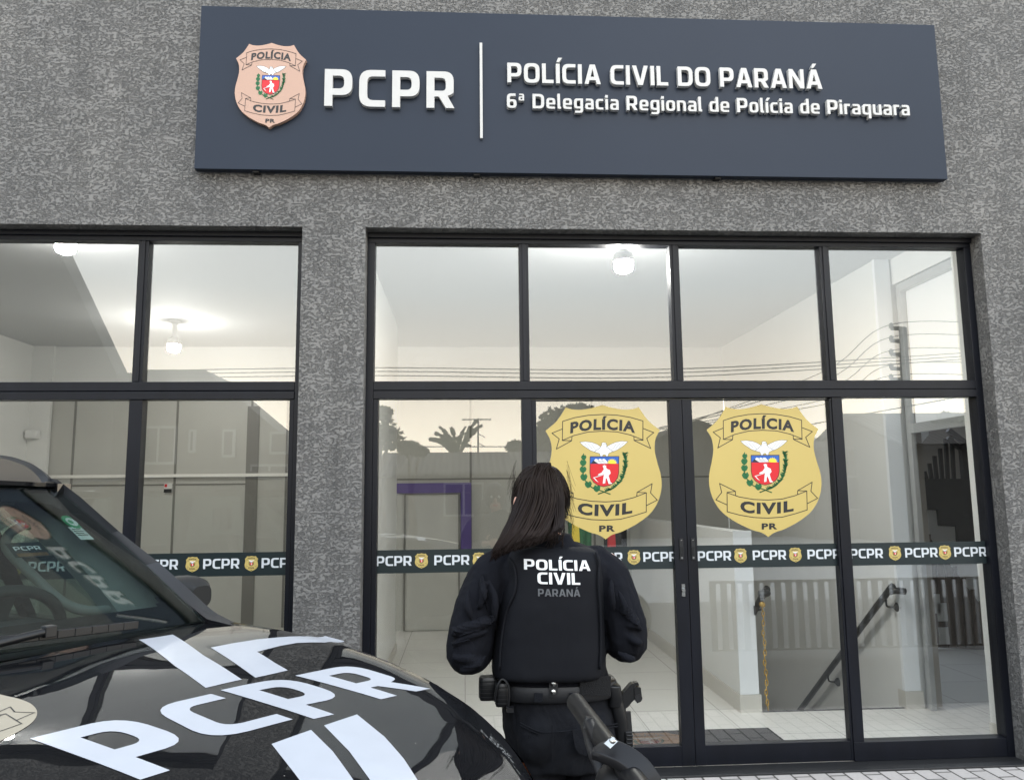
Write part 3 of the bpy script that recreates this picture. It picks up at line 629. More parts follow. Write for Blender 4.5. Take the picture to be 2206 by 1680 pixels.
# stair hall beyond the doorway
sh_ = MB(); sh_.box((3.4, 5.0, .02), (7.2, 5.15, ZC)); sh_.box((7.1, .2, .02), (7.2, 5.0, ZC)); sh_.box((3.33, 1.10, .02), (3.40, 5.0, ZC)); sh_.box((3.4, .2, .02), (7.1, .22, ZC)); sh_.build('stair_hall_wall', 'dark_wall', bld)
YS = 3.15
def SP(pts, Y=YS): return [tuple(onY(x, y, Y)[[0, 2]]) for x, y in pts]
st = MB()
prof = SP([(1985, 1031), (2160, 1031), (2160, 1172), (2063, 1172), (2061, 1133), (2024, 1132), (2020, 1098), (1990, 1098), (1987, 1064), (1974, 1063), (1973, 1045)])
st.prism([prof], 0, lambda x, z, d: (x, YS+d, z), .9)
st.prism([SP([(1976, 1064), (1988, 1066), (1992, 1099), (2021, 1099), (2025, 1133), (2062, 1134), (2064, 1173), (2175, 1173), (2200, 1400), (2130, 1325), (1983, 1128)])], 1, lambda x, z, d: (x, YS+.03+d, z), .8)
st.prism([SP([(1960, 945), (2062, 920), (2063, 928), (1975, 1036), (1958, 1080)])], 1, lambda x, z, d: (x, YS+.5+d, z), .1)
stair = thing('staircase', 'dark stepped staircase with black railing seen through the doorway on the right', 'staircase', tuple(onY(2060, 1400, YS)))
st.build('flight', ['dark_stone', 'white_wall'], stair)
rl = MB()
for x, yt in ((1991, 1015), (2002, 998), (2013, 982), (2025, 966), (2037, 945), (2050, 935), (2073, 960), (2088, 972), (2103, 980)):
    a, b = onY(x, yt, YS+.06), onY(x+5, 1031, YS+.06); rl.bar(a, b, .03, .03)
rl.bar(onY(2042, 926, YS+.05), onY(2140, 1000, YS+.05), .045, .05); rl.bar(onY(2040, 944, YS+.05), onY(2140, 1018, YS+.05), .04, .045)
rl.bar(onY(2073, 956, YS+.05), onY(2080, 1032, YS+.05), .06, .06)
rl.build('railing', 'black_metal', stair)
wd = MB(); Yw = 3.0
wd.prism([SP([(1982, 1128), (2005, 1160), (2130, 1325), (2230, 1410), (2230, 1440), (2130, 1400), (1985, 1392)], Yw)], 0, lambda x, z, d: (x, Yw+d, z), .05)
for x in range(2000, 2200, 19): wd.bar(onY(x, 1150+max(0, (x-2005)*1.32), Yw-.012), onY(x+9, 1394, Yw-.012), .035, .02)
wd.build('wood_panel', 'wood_brown', bld)
for i, (x, y, wx, wz) in enumerate(((2012, 1300, .13, .18), (2030, 1318, .10, .17), (2033, 1360, .10, .08), (2035, 1378, .10, .08), (2000, 1345, .11, .34))):
    c = onY(x, y, Yw-.035); o = MB().box((c[0]-wx/2, c[1], c[2]-wz/2), (c[0]+wx/2, c[1]+.006, c[2]+wz/2)).build('paper_notice', 'paper')
    tag(o, 'white paper notice taped to the brown wood wall behind the doorway', 'notice', 'paper notices on the brown wood wall')

# ------------------------------------------------------------------ lit lamps on the ceiling
def ceiling_lamp(x, y, lift, label, glow='bulb'):
    t = thing('ceiling_lamp', label, 'lamp', (x, y, ZC), group='round ceiling lamps')
    MB().lathe([(.0, 0), (.055, 0), (.055, -.018), (.03, -.03), (.028, -.034)][1:], (x, y, ZC-.001), n=24).lathe([(.022, -.035), (.024, -.035-(.085-lift*.4)), (.028, -.165+lift)], (x, y, ZC), n=20).build('lamp_holder', 'white_plastic', t, smooth=40)
    MB().lathe([(.018, -.164), (.034, -.174), (.057, -.19), (.0625, -.21), (.0635, -.243)], (x, y, ZC+lift), n=24).build('bulb_base', 'white_plastic', t, smooth=50)
    b = MB().lathe([(.05, -.2435), (.062, -.244), (.062, -.285), (.054, -.306), (.03, -.318), (.004, -.32)], (x, y, ZC+lift), n=24).build('bulb', glow, t, smooth=True)
    return t
p = onZ(377, 691, ZC); ceiling_lamp(p[0], p[1], 0, 'lit white bulb lamp hanging lowest in the view, right pane of the side window')
p = onY(142, 522, .6); ceiling_lamp(p[0], .6, .165, 'lit white bulb lamp at the top edge of the left pane of the side window')
p = onZ(1343, 566, 3.05); ceiling_lamp(p[0], p[1], 0, 'lit white bulb lamp above the double glass doors', 'bulb_bright')
p = onY(362, 1051, YB); o = MB().box((p[0]-.045, YB-.004, p[2]-.055), (p[0]+.045, YB+.011, p[2]+.055)).box((p[0]-.044, YB-.006, p[2]-.052), (p[0]+.044, YB-.0045, p[2]-.01), 1).box((p[0]-.038, YB-.006, p[2]+.01), (p[0]-.01, YB-.0045, p[2]+.045), 2).build('notice_sign', ['paper', 'grey_plastic', 'em_red']); tag(o, 'small white and dark notice sign on the glazed partition behind the car', 'notice')
# a sensor on the corner column
p = onY(72, 935, YB-.12); tag(MB().box((p[0]-.09, YB-.15, p[2]-.05), (p[0]+.05, YB-.051, p[2]+.05)).build('motion_sensor', 'white_plastic', bevel=.02), 'small white motion sensor on the corner of the inner wall behind the car', 'sensor')
# handrails going down the stair well, chain
def handrail(x, sx, label, ya=1.0):
    t = thing('handrail', label, 'handrail', (x, 1.2, .02)); k = -.62
    pts = [(x+sx*.055, ya+.02, .845), (x, ya+.03, .845), (x, ya+.10, .842)]
    pts = spline([(x+sx*.07, ya-.01, .84), (x+sx*.01, ya, .845), (x, ya+.06, .83), (x, ya+.18, .765), (x, ya+1.8, .765-1.62*.75)], 6)
    MB().tube(pts, .024, n=12).build('rail', 'black_metal', t, smooth=True)
    for y, z in ((ya+.13, .79), (ya+1.15, .765-.97*.75)):
        b = MB(); b.tube(spline([(x, y, z-.02), (x+sx*.005, y, z-.07), (x+sx*.05, y-.02, z-.075)], 5), .008, n=8); b.lathe([(.036, 0), (.034, .01), (.012, .03)], (x+sx*.075, y-.02, z-.075), (-sx, 0, 0), 16)
        b.build('bracket', 'black_metal', t, smooth=30)
handrail(3.055, 1, 'black handrail sloping down the right wall of the stair well'); handrail(2.135, -1, 'black handrail end behind the white pillar, yellow chain hanging from it')
ch = MB(); zc = .72; i = 0
while zc > .02:
    x = 2.135+.004*math.sin(i); R_ = .011
    ring = [(x+(R_*math.cos(a) if i % 2 else R_*.35*math.cos(a)), 1.13+(R_*.35*math.cos(a) if i % 2 else R_*math.cos(a)), zc+.022*math.sin(a)) for a in [2*math.pi*k/10 for k in range(11)]]
    ch.tube(ring, .0042, n=6, caps=False); zc -= .034; i += 1
ch.lathe([(.02, -.012), (.02, .012)], (2.135, 1.13, .75), (0, 1, 0), 14)
tag(ch.build('chain', 'chain_yellow', smooth=True), 'yellow plastic chain hanging down beside the white pillar', 'chain')
# door mat with the badge
dm = MB(); a, b, c, d = onZ(1338, 1606, .03), onZ(1690, 1603, .03), onZ(1640, 1571, .03), onZ(1340, 1579, .03)
dm.box((.80, .27, .0201), (1.97, .70, .031)); 
emblem(dm, lambda x, z, dd: (1.135+x*.47, .475+z*.335, .0316-dd*1.0), 1, .0006)
tag(dm.build('door_mat', ['mat_black', 'mat_tan', 'ink', 'mat_pale', 'mat_red', 'mat_black', 'mat_green', 'mat_tan']), 'black door mat with a tan badge lying inside the glass doors', 'door mat')
# two flags on poles at the back of the hall
def flag(x, y, cols, label, r=.06):
    t = thing('flag', label, 'flag', (x, y, .02), group='flags standing in the hall')
    MB().tube([(x, y, .05), (x, y, 1.95)], .012, n=8).lathe([(.12, 0), (.12, .03), (.02, .05)], (x, y, .02)).build('pole', 'chrome', t, smooth=40)
    c = MB(); n = 28
    rings = []
    for i, z in enumerate(np.linspace(1.85, .75, 10)):
        k = .4+.6*min(1, i/4); rings.append([(x+.03+k*(.11*math.cos(a)+.02*math.cos(5*a+i*.3)), y-.03+k*(.09*math.sin(a)+.018*math.sin(6*a)), z) for a in [2*math.pi*j/n for j in range(n)]])
    m0 = len(c.f); c.loft(rings, 0)
    for q in range(len(c.f)): c.m[q] = (0, 0, 1, 0, 2, 0, 0)[(q % n)*7//n]
    c.build('cloth', cols, t, smooth=True)
p = onY(1252, 1158, 4.0); flag(p[0]-.05, 4.0, ['em_green', 'em_green', 'em_sun'], 'green and yellow flag on a pole, left of the pair behind the officer')
p = onY(1320, 1160, 4.0); flag(p[0], 4.05, ['mat_black', 'em_white', 'em_red'], 'dark flag with white and red, right of the pair behind the officer')

# ------------------------------------------------------------------ the sign over the doors
sg = thing('wall_sign', 'long slate blue sign with raised white lettering over the glass doors', 'sign', (.72, 0, 4.0))
SY = -.06; q = [onY(x, y, SY) for x, y in ((432, 10), (420, 362), (2014, 57), (2041, 388))]
SX0, SX1, SZ0, SZ1 = (q[0][0]+q[1][0])/2, (q[2][0]+q[3][0])/2, (q[1][2]+q[3][2])/2, (q[0][2]+q[2][2])/2
MB().box((SX0, SY, SZ0), (SX1, -.012, SZ1)).build('panel', 'sign_slate', sg, bevel=.002)
for x in (552, 1027, 1545):
    q = onY(x, 380, -.03); MB().box((q[0]-.018, -.045, SZ0-.010), (q[0]+.018, -.0005, SZ0-.001)).build('mounting_bracket', 'grey_plastic', sg)
def sgp(x, y): return onY(x, y, SY-.02)
m = MB(); c0, c1 = sgp(509, 138), sgp(660, 148); s = c1[0]-c0[0]; cx = (c0[0]+c1[0])/2; zt, zb = sgp(585, 95)[2], sgp(583, 277)[2]
emblem(m, lambda x, z, d: (cx+x*s, SY-.030+d, (zt+zb)/2+z*(zt-zb)/1.147), 0, .0012, thick=.027)
m.build('emblem', ems('emblem_beige'), sg)
def sign_text(t, x0, x1, yb, font, hpx, kern=KERN):
    a, b = sgp(x0, yb[0]), sgp(x1, yb[1]); h = sgp(x0, yb[0]-hpx)[2]-a[2]; wd = b[0]-a[0]; z0 = (a[2]+b[2])/2
    m = MB(); put_text(m, t, h, lambda x, z, d: (a[0]+x, SY-.032+d, z0+z), 0, .030, font, kern, width=wd)
    return m.build('lettering', 'letter_white', sg)
sign_text('PCPR', 699, 979, (229, 237), GS, 79, .19)
sign_text('POLÍCIA CIVIL DO PARANÁ', 1093, 1770, (183, 191), GL, 42, .135)
sign_text('6ª Delegacia Regional de Polícia de Piraquara', 1092, 1958, (237, 249), GL, 31, .15)
a, b = sgp(1036, 93), sgp(1036, 298); MB().box((a[0]-.008, SY-.022, b[2]), (a[0]+.008, SY-.0005, a[2])).build('divider_bar', 'letter_white', sg)
# ------------------------------------------------------------------ the patrol car, in its own frame: x forward from the cowl, y to its left, z up
CA = rad(-37); CH = np.array([math.cos(CA), math.sin(CA)]); CV = np.array([-CH[1], CH[0]])
CO = np.array([-0.724, -3.173])
def car_ray(px, py):
    d = ray(px, py); c = CAMP[:2]-CO
    return np.array([c@CH, c@CV, CAMP[2]]), np.array([d[:2]@CH, d[:2]@CV, d[2]])
def car_paint():
    m = mat('car_black', (0.006, 0.0064, 0.0075), 0.4, spec=0.0, coat=1.0); n, k, b = nd(m); b.inputs['Coat Roughness'].default_value = 0.012
    tc = n.new('ShaderNodeTexCoord'); t = n.new('ShaderNodeTexNoise'); t.inputs['Scale'].default_value = 5; t.inputs['Detail'].default_value = 1
    bp = n.new('ShaderNodeBump'); bp.inputs['Distance'].default_value = 0.00008; k.new(tc.outputs['Object'], t.inputs['Vector']); k.new(t.outputs['Fac'], bp.inputs['Height']); k.new(bp.outputs[0], b.inputs['Coat Normal'])
    v = n.new('ShaderNodeTexVoronoi'); v.inputs['Scale'].default_value = 42; k.new(tc.outputs['Object'], v.inputs['Vector'])    # dust specks
    sp = n.new('ShaderNodeMapRange'); sp.inputs[1].default_value = .035; sp.inputs[2].default_value = .06; sp.inputs[3].default_value = 1; sp.inputs[4].default_value = 0; k.new(v.outputs['Distance'], sp.inputs[0])
    gt = n.new('ShaderNodeMath'); gt.operation = 'GREATER_THAN'; gt.inputs[1].default_value = .86; sx = n.new('ShaderNodeSeparateXYZ'); k.new(v.outputs['Color'], sx.inputs[0]); k.new(sx.outputs[0], gt.inputs[0])
    ml = n.new('ShaderNodeMath'); ml.operation = 'MULTIPLY'; k.new(sp.outputs[0], ml.inputs[0]); k.new(gt.outputs[0], ml.inputs[1])
    dn = n.new('ShaderNodeTexNoise'); dn.inputs['Scale'].default_value = 3; dn.inputs['Detail'].default_value = 8; k.new(tc.outputs['Object'], dn.inputs['Vector'])
    dr = n.new('ShaderNodeMapRange'); dr.inputs[1].default_value = .4; dr.inputs[2].default_value = .8; dr.inputs[4].default_value = .025; k.new(dn.outputs['Fac'], dr.inputs[0])
    mxx = n.new('ShaderNodeMath'); mxx.operation = 'MAXIMUM'; k.new(ml.outputs[0], mxx.inputs[0]); k.new(dr.outputs[0], mxx.inputs[1])
    mx = n.new('ShaderNodeMix'); mx.data_type = 'RGBA'; mx.inputs[6].default_value = (.006, .0064, .0075, 1); mx.inputs[7].default_value = (.30, .28, .25, 1); k.new(mxx.outputs[0], mx.inputs[0]); k.new(mx.outputs[2], b.inputs['Base Color'])
    cw = n.new('ShaderNodeMath'); cw.operation = 'SUBTRACT'; cw.inputs[0].default_value = 1; k.new(ml.outputs[0], cw.inputs[1]); k.new(cw.outputs[0], b.inputs['Coat Weight'])
car_paint()
glass_mat('windscreen_glass', (0.71, 0.77, 0.745, 1), 0.085)
glass_mat('side_glass', (0.72, 0.80, 0.77, 1), 0.045)
mat('frit_black', (0.010, 0.010, 0.011), 0.10, spec=0.5)
mat('cowl_black', (0.018, 0.019, 0.022), 0.5, bump=(300, 0.0003))
mat('trim_grey', (0.16, 0.17, 0.165), 0.7, bump=(500, 0.0002))
mat('dash_dark', (0.030, 0.031, 0.032), 0.75, bump=(500, 0.0003))
mat('headliner', (0.22, 0.22, 0.21), 0.9)
mat('seat_cloth', (0.03, 0.03, 0.032), 0.9, bump=(300, 0.001))
mat('tyre', (0.012, 0.012, 0.012), 0.85, bump=(40, 0.003))
mat('lamp_chrome', (0.7, 0.72, 0.74), 0.08, metal=1)
mat('lamp_amber', lin(240, 150, 110), 0.2)
glass_mat('lamp_lens', (0.96, 0.97, 0.98, 1), 0.05)
mat('sticker_green', lin(30, 150, 105), 0.5); mat('sticker_white', (0.7, 0.75, 0.76), 0.5)

car = thing('patrol_car', 'black police car with white letters and stripes on its bonnet', 'car', (CO[0], CO[1], 0), CA, local=True)
HZ = ([-0.75, -0.4, -0.2, 0.0, 0.2, 0.4, 0.55, 0.65, 0.74, 0.80], [1.219, 1.207, 1.190, 1.168, 1.140, 1.104, 1.068, 1.036, 0.997, 0.965])
EU = ([-.80, -.65, -.3, 0, .14, .25, .36, .5, .60, .66, .71, .75, .78], [.855, .87, .885, .89, .885, .86, .815, .72, .63, .56, .47, .35, .15])
def ew(u): return float(np.interp(u, *EU))                   # half width of the bonnet at u
def zh(u, v):
    a = abs(v)
    z = (float(np.interp(u, *HZ))+float(np.interp(u-.05, *HZ))+float(np.interp(u+.05, *HZ)))/3
    r = a/ew(min(u, .60))
    z += 0.003*(1-smoothstep(.48, .66, r))                   # raised centre panel
    return z-(.018+.045*smoothstep(-.2, .45, u))*a*a-0.025*smoothstep(.90, 1.10, r)**1.5
def hr(v): return -.455-.20*(abs(v)/.87)**1.5               # rear edge of the bonnet
def hf(v): return .74-.14*(abs(v)/.63)**2.2                # front edge
HW = .845
HT = ([0, .3, .5, .62, .75, .85, .93, 1], [.87, .885, .89, .885, .845, .775, .70, .63])
def hpt(t, s):
    v = s*float(np.interp(t, *HT)); u = -.455+1.195*t-(1-t)*.20*(abs(v)/.87)**1.5-t*.14*(abs(v)/.63)**2.2*min(1, (.63/float(np.interp(t, *HT)))**2.2)
    return (u, v, zh(u, v))
def on_hood(px, py):
    c, d = car_ray(px, py); t = 0.3
    for i in range(4000):
        p = c+d*t
        if p[2] <= zh(p[0], p[1]): break
        t += .001
    return p
# bonnet: a curved panel with turned down edges
hd = MB(); NI, NJ = 70, 84; P = []
for i in range(NI+1): P.append([hpt(i/NI, -1+2*j/NJ) for j in range(NJ+1)])
P = [[(r[0], r[1], r[2]-.03) for r in P[0]]]+P+[[(r[0]-.0, r[1], r[2]-.03) for r in P[-1]]]
P = [[(r[0][0], r[0][1]+.001, r[0][2]-.03)]+r+[(r[-1][0], r[-1][1]-.001, r[-1][2]-.03)] for r in P]
hd.grid(P); hood = hd.build('bonnet', 'car_black', car, smooth=55)
# decals cut to a fine net so that they follow the bonnet
def decal(name, mb, mats, lift, parent):
    me = bpy.data.meshes.new('d'); me.from_pydata(mb.v, [], mb.f); me.polygons.foreach_set('material_index', mb.m)
    bm = bmesh.new(); bm.from_mesh(me); bpy.data.meshes.remove(me)
    for ax in (0, 1):
        lo = min(v.co[ax] for v in bm.verts); hi = max(v.co[ax] for v in bm.verts); q = math.ceil(lo/.03)*.03
        no = (1, 0, 0) if ax == 0 else (0, 1, 0)
        while q < hi:
            bmesh.ops.bisect_plane(bm, geom=bm.verts[:]+bm.edges[:]+bm.faces[:], plane_co=tuple(q*c for c in no), plane_no=no); q += .03
    for v in bm.verts: v.co.z = zh(v.co.x, v.co.y)+lift+v.co.z
    me = bpy.data.meshes.new(name); 
    for q in mats: me.materials.append(MATS[q])
    bm.to_mesh(me); bm.free(); me.polygons.foreach_set('use_smooth', [True]*len(me.polygons))
    o = bpy.data.objects.new(name, me); COL.objects.link(o); o.parent = parent; return o
m = MB()
for ch, tl, bl, rt in (('P', (64, 1591.5), (302, 1680), (372, 1580)), ('C', (447, 1496.5), (626, 1551), None), ('P', (475, 1487), (676, 1549), (713, 1500)), ('R', (636, 1455.5), (820.6, 1506.7), None)):
    A, B = on_hood(*tl), on_hood(*bl); adv = GB[ch][0]; v0, w0 = A[1], B[1]
    if ch == 'C': v0 = w0 = on_hood(335, 1534)[1]; v1, w1 = on_hood(486, 1509)[1], on_hood(647, 1558)[1]
    elif ch == 'R': v1, w1 = on_hood(760, 1432)[1], on_hood(921, 1481)[1]
    else: v1 = on_hood(*rt)[1]; v1 -= (.13 if A[1] < .1 else .02)*(v1-v0); w1 = v1+(w0-v0)
    h = B[0]-A[0]
    def LX(p): t = 1-p[1]; q = p[0]/adv; return (A[0]+h*t, (v0+(v1-v0)*q)*(1-t)+(w0+(w1-w0)*q)*t)
    for cs in text(ch, 1, GB)[0]: m.prism([[LX(p) for p in c] for c in cs], 0, lambda x, z, d: (x, z, 0))
decal('lettering', m, ['reflective_white'], .0009, hood)
m = MB()
def hs(pts): m.prism([[tuple(on_hood(*p)[:2]) for p in pts]], 0, lambda x, z, d: (x, z, 0))
hs([(299, 1378), (372, 1367), (440, 1413), (521, 1464), (443, 1482), (376, 1434)])
hs([(454, 1395), (500, 1386), (555, 1377), (600, 1373), (655, 1371), (700, 1370), (742, 1381), (700, 1384), (640, 1385), (605, 1391), (554, 1404), (592, 1428), (620, 1444), (550, 1460)])
q = [on_hood(*p) for p in [(585, 1603), (670, 1572.5), (716, 1618), (761, 1680), (790, 1740), (672, 1740), (645, 1680)]]; m.prism([[tuple(p[:2]) for p in q]], 0, lambda x, z, d: (x, z, 0))
q = [on_hood(*p) for p in [(698, 1563), (769, 1539), (828, 1587), (870, 1635), (899, 1680), (915, 1720), (822, 1720), (797, 1680), (752, 1618)]]; m.prism([[tuple(p[:2]) for p in q]], 0, lambda x, z, d: (x, z, 0))
decal('stripe', m, ['reflective_white'], .0008, hood)
m = MB(); emblem(m, lambda x, z, d: (-.205-z*.39, -.10+x*.39, -d), 0, .0005)
decal('emblem', m, ems('emblem_cream'), .0009, hood)

# lower body: sections from the front bumper to the tail
def sec(u, top, w):
    """half section (y, z) from the sill up to the top edge"""
    return [(w*.80, .30), (w*.93, .36), (w*.985, .52), (w, .70), (w*.995, .86), (w*.975, .98), (top[0]+.02, top[1]-.035), (top[0], top[1])]
us = [.78, .75, .71, .66, .60, .51, .41, .286, .15, 0, -.2, -.4, -.6, -.72, -.9, -1.3, -1.9, -2.5, -3.1, -3.35, -3.42]
def wfn(u): return .91-.1*max(0, (-3-u)/.42)**2 if u < -3 else ew(max(u, -.3))+.04
rings = []
for u in us:
    wf = wfn(u)
    if u > -.62: yv = ew(u)+.006; top = (yv, zh(u, yv)-.002-(.03 if u > .6 else 0))
    else: top = (wf-.05, 1.12 if u > -.75 else 1.10)
    h = sec(u, top, wf); rings.append([(u, y, z) for y, z in h[::-1]]+[(u, -y, z) for y, z in h])
bd = MB(); bd.loft(rings, 0, closed=False)
for r in (rings[0], rings[-1]): bd.add(r, [(i, i+1, len(r)-2-i, len(r)-1-i) for i in range(len(r)//2-1)])
body = bd.build('body', 'car_black', car, smooth=40)
# the deck under the bonnet keeps light from leaking; cowl panel with wiper wells
ck = MB(); rows = []
for i in range(7):
    t = i/6; row = []
    for j in range(41):
        v = -.80+1.6*j/40; u0 = hr(v)+.01; u1 = -.545-.085*(v/.77)**2; u = u0+(min(u1, u0-.02)-u0)*t
        row.append((u, v, zh(hr(v), v)-.022-.012*math.sin(math.pi*t)))
    rows.append(row)
ck.grid(rows); ck.build('cowl_panel', 'cowl_black', car, smooth=True)
for s in (1, -1):                                           # corner trim between windscreen, wing and pillar
    q = MB(); q.loft([[(x, s*y, z) for x, y, z in r] for r in (
        [(-.40, .835, 1.165), (-.40, .862, 1.158), (-.40, .85, 1.135)], [(-.50, .80, 1.198), (-.49, .868, 1.176), (-.5, .84, 1.14)],
        [(-.585, .765, 1.216), (-.58, .856, 1.194), (-.6, .82, 1.15)], [(-.66, .765, 1.245), (-.66, .852, 1.215), (-.7, .82, 1.17)], [(-.72, .745, 1.285), (-.73, .832, 1.255), (-.76, .80, 1.20)])])
    q.build('corner_trim', 'cowl_black', car, smooth=50)

# windscreen surface
def wsb(v): return np.array([-.535-.075*(v/.77)**2, v, 1.222-.012*(v/.77)**2])
def wst(v): return np.array([-1.03-.115*(v/.60)**2, v, 1.607-.012*(v/.60)**2])
def wsp(s, t, off=0.0):                                     # s in -1..1 across, t 0 bottom .. 1 top
    p = wsb(.775*s)*(1-t)+wst(.605*s)*t; n = np.array([.62, 0, .78]); return p+n*(.010*math.sin(math.pi*t)+off)
def ws_patch(mb, ss, ts, off, m=0):
    mb.grid([[wsp(s, t, off) for s in ss] for t in ts], m)
S_ = np.linspace(-1, 1, 41); T_ = np.linspace(0, 1, 21)
g = MB(); ws_patch(g, S_, T_, 0); ws_patch(g, S_, T_, -.005)
for s0 in (-1, 1): g.grid([[wsp(s0, t, 0) for t in T_], [wsp(s0, t, -.005) for t in T_]])
for t0 in (0, 1): g.grid([[wsp(s, t0, 0) for s in S_], [wsp(s, t0, -.005) for s in S_]])
ws = g.build('windscreen', 'windscreen_glass', car, smooth=50)
f = MB()                                                    # printed black border on the inner face
ss = np.linspace(-1, 1, 97); ts = np.linspace(0, 1, 57)
def clear(s, t):
    k = .775*(1-.22*t); x = abs(s)*k; y = t*.62; hx = k-.062; y0, y1, r = .075, .545, .07
    dx = max(0, x-(hx-r)); dy = max(0, (y0+r)-y, y-(y1-r)); return dx*dx+dy*dy < r*r
for i in range(len(ts)-1):
    for j in range(len(ss)-1):
        if clear((ss[j]+ss[j+1])/2, (ts[i]+ts[i+1])/2): continue
        f.add([wsp(ss[j], ts[i], -.0062), wsp(ss[j+1], ts[i], -.0062), wsp(ss[j+1], ts[i+1], -.0062), wsp(ss[j], ts[i+1], -.0062)], [(0, 1, 2, 3)])
merge(f.build('black_border', 'frit_black', ws, smooth=True))
def ws_hit(px, py):
    c, d = car_ray(px, py); best = None
    for t in np.linspace(.8, 3.5, 2701):
        p = c+d*t; tt = (p[2]-wsb(p[1])[2])/(wst(p[1])[2]-wsb(p[1])[2])
        if 0 <= tt <= 1:
            x = wsp(p[1]/(.775*(1-tt)+.605*tt), tt)[0]
            if p[0] <= x: return p[1]/(.775*(1-tt)+.605*tt), tt
    return 0.8, .8
def sticker(px, py, shape, mats, rx, ry):
    s, t = ws_hit(px, py); m = MB(); k = (.775*(1-t)+.605*t)
    def T(x, z, d): return wsp(s+x/k, t+z/.63, -.0066+d)
    shape(m, T, rx, ry); o = m.build('sticker', mats, ws); return o
def ring_(m, T, rx, ry):
    c = [(rx*math.cos(a), ry*math.sin(a)) for a in [2*math.pi*i/24 for i in range(24)]]
    m.prism([c], 0, lambda x, z, d: T(x, z, 0)); m.prism([[(x*.62, z*.62) for x, z in c]], 1, lambda x, z, d: T(x, z, .0006)); m.prism([[(x*.3-.004, z*.3) for x, z in c]], 0, lambda x, z, d: T(x, z, .0010))
sticker(156, 1125, ring_, ['sticker_green', 'sticker_white'], .026, .032)
def rect_(m, T, rx, ry):
    m.prism([[(-rx, -ry), (rx, -ry), (rx, ry), (-rx, ry)]], 0, lambda x, z, d: T(x, z, 0))
    for k, z in enumerate((.6, .3, 0, -.3)): m.prism([[(-rx*.8, ry*z-.0015), (rx*(.8 if k % 2 else .5), ry*z-.0015), (rx*(.8 if k % 2 else .5), ry*z+.0015), (-rx*.8, ry*z+.0015)]], 1, lambda x, z, d: T(x, z, .0008))
sticker(176, 1150, rect_, ['sticker_white', 'ink'], .022, .030)

def card_(m, T, rx, ry):
    m.prism([[(-rx, -ry), (rx, -ry), (rx, ry), (-rx, ry)]], 0, lambda x, z, d: T(x, z, 0)); m.prism([[(-rx*.8, -ry*.9), (rx*.9, -ry*.9), (rx*.9, -ry*.45), (-rx*.8, -ry*.45)]], 1, lambda x, z, d: T(x, z, .0008))
    put_text(m, 'PCPR', ry*.55, lambda x, z, d: T(x-rx*.75, z-.1*ry, .0008), 2, font=GL, width=rx*1.5)
sticker(62, 1186, card_, ['vinyl_band', 'mat_tan', 'vinyl_white'], .048, .030)
# greenhouse: pillars, roof, side glass, rails
RZ = 1.60
def lerp(a, b, t): return np.array(a)*(1-t)+np.array(b)*t
ap_o = [(-.60, .862, 1.175), (-.70, .835, 1.243), (-.742, .805, 1.29), (-.81, .755, 1.362), (-.92, .69, 1.455), (-1.05, .640, 1.556), (-1.16, .622, 1.612), (-1.34, .615, 1.632)]
for s in (1, -1):
    q = MB(); rings = []
    for i, (u, y, z) in enumerate(ap_o):
        t = min(1, max(0, (z-1.21)/.39)); i_ = wsp(1.0, t) if u < -.66 else wsp(1.0, 0)
        inn = np.array([min(i_[0], u+.045), i_[1]+.004, max(i_[2]-.006, z-.03) if i > 0 else z+.03])
        rings.append([(inn[0], s*inn[1], inn[2]), (u+.012, s*(y-.012), z+.006), (u-.012, s*y, z-.01), (u-.075, s*(y+.003), z-.035), (u-.08, s*(y-.05), z-.05), (inn[0]-.05, s*(inn[1]-.02), inn[2]-.05)])
    q.loft(rings); q.build('pillar', 'cowl_black', car, smooth=35)
    # inner pillar trim with grab handle
    q = MB(); rings = []
    for t in np.linspace(0, 1, 9):
        i_ = wsp(1.0, t, -.02); w_ = .09+.06*(1-t)**2
        rings.append([(i_[0]-.01, s*(i_[1]-.010), i_[2]-.012), (i_[0]-.03-.2*w_, s*(i_[1]-w_), i_[2]-.03), (i_[0]-.10, s*(i_[1]-w_*1.05), i_[2]-.05), (i_[0]-.14, s*(i_[1]-.03), i_[2]-.06)])
    q.loft(rings); pt_ = q.build('pillar_trim', 'trim_grey', car, smooth=40)
    def gp(t, d): i_ = wsp(1.0, t, -.02); return (i_[0]-.06-d*.7, s*(i_[1]-.11-d*.75), i_[2]-.045-d*.35)
    MB().tube(spline([gp(.86, -.01), gp(.83, .05), gp(.74, .085), (gp(.55, .09)), gp(.36, .085), gp(.27, .05), gp(.24, -.01)], 6), .0145, n=10).build('grab_handle', 'trim_grey', pt_, smooth=True)
rf = MB(); rows = []
for u in np.linspace(-1.015, -3.15, 26):
    row = []
    for v in np.linspace(-1, 1, 31):
        e = -.125*abs(v)**2 if u > -1.2 else -.125*abs(v)**2*max(0, 1-(-1.2-u)/.8)
        w_ = .605+.025*min(1, (-u-1.0)/.8); y = v*w_; z = RZ+.006+.045*(1-abs(v)**2.2)*min(1, .25+(-u-1.0)/.9)-.03*max(0, (-u-2.4))**2
        row.append((u+e, y, z))
    rows.append(row)
rows2 = [[(p[0], p[1], p[2]-.012) for p in r] for r in rows]
rf.grid(rows); rf.grid(rows2)
rf.grid([rows[0], rows2[0]]); rf.grid([[r[0] for r in rows], [r[0] for r in rows2]]); rf.grid([[r[-1] for r in rows], [r[-1] for r in rows2]])
rf.build('roof', 'car_black', car, smooth=40)
hl = MB(); hl.grid([[(p[0]-.03, p[1]*.96, p[2]-.045) for p in r] for r in rows]); hl.build('headliner', 'headliner', car, smooth=True)
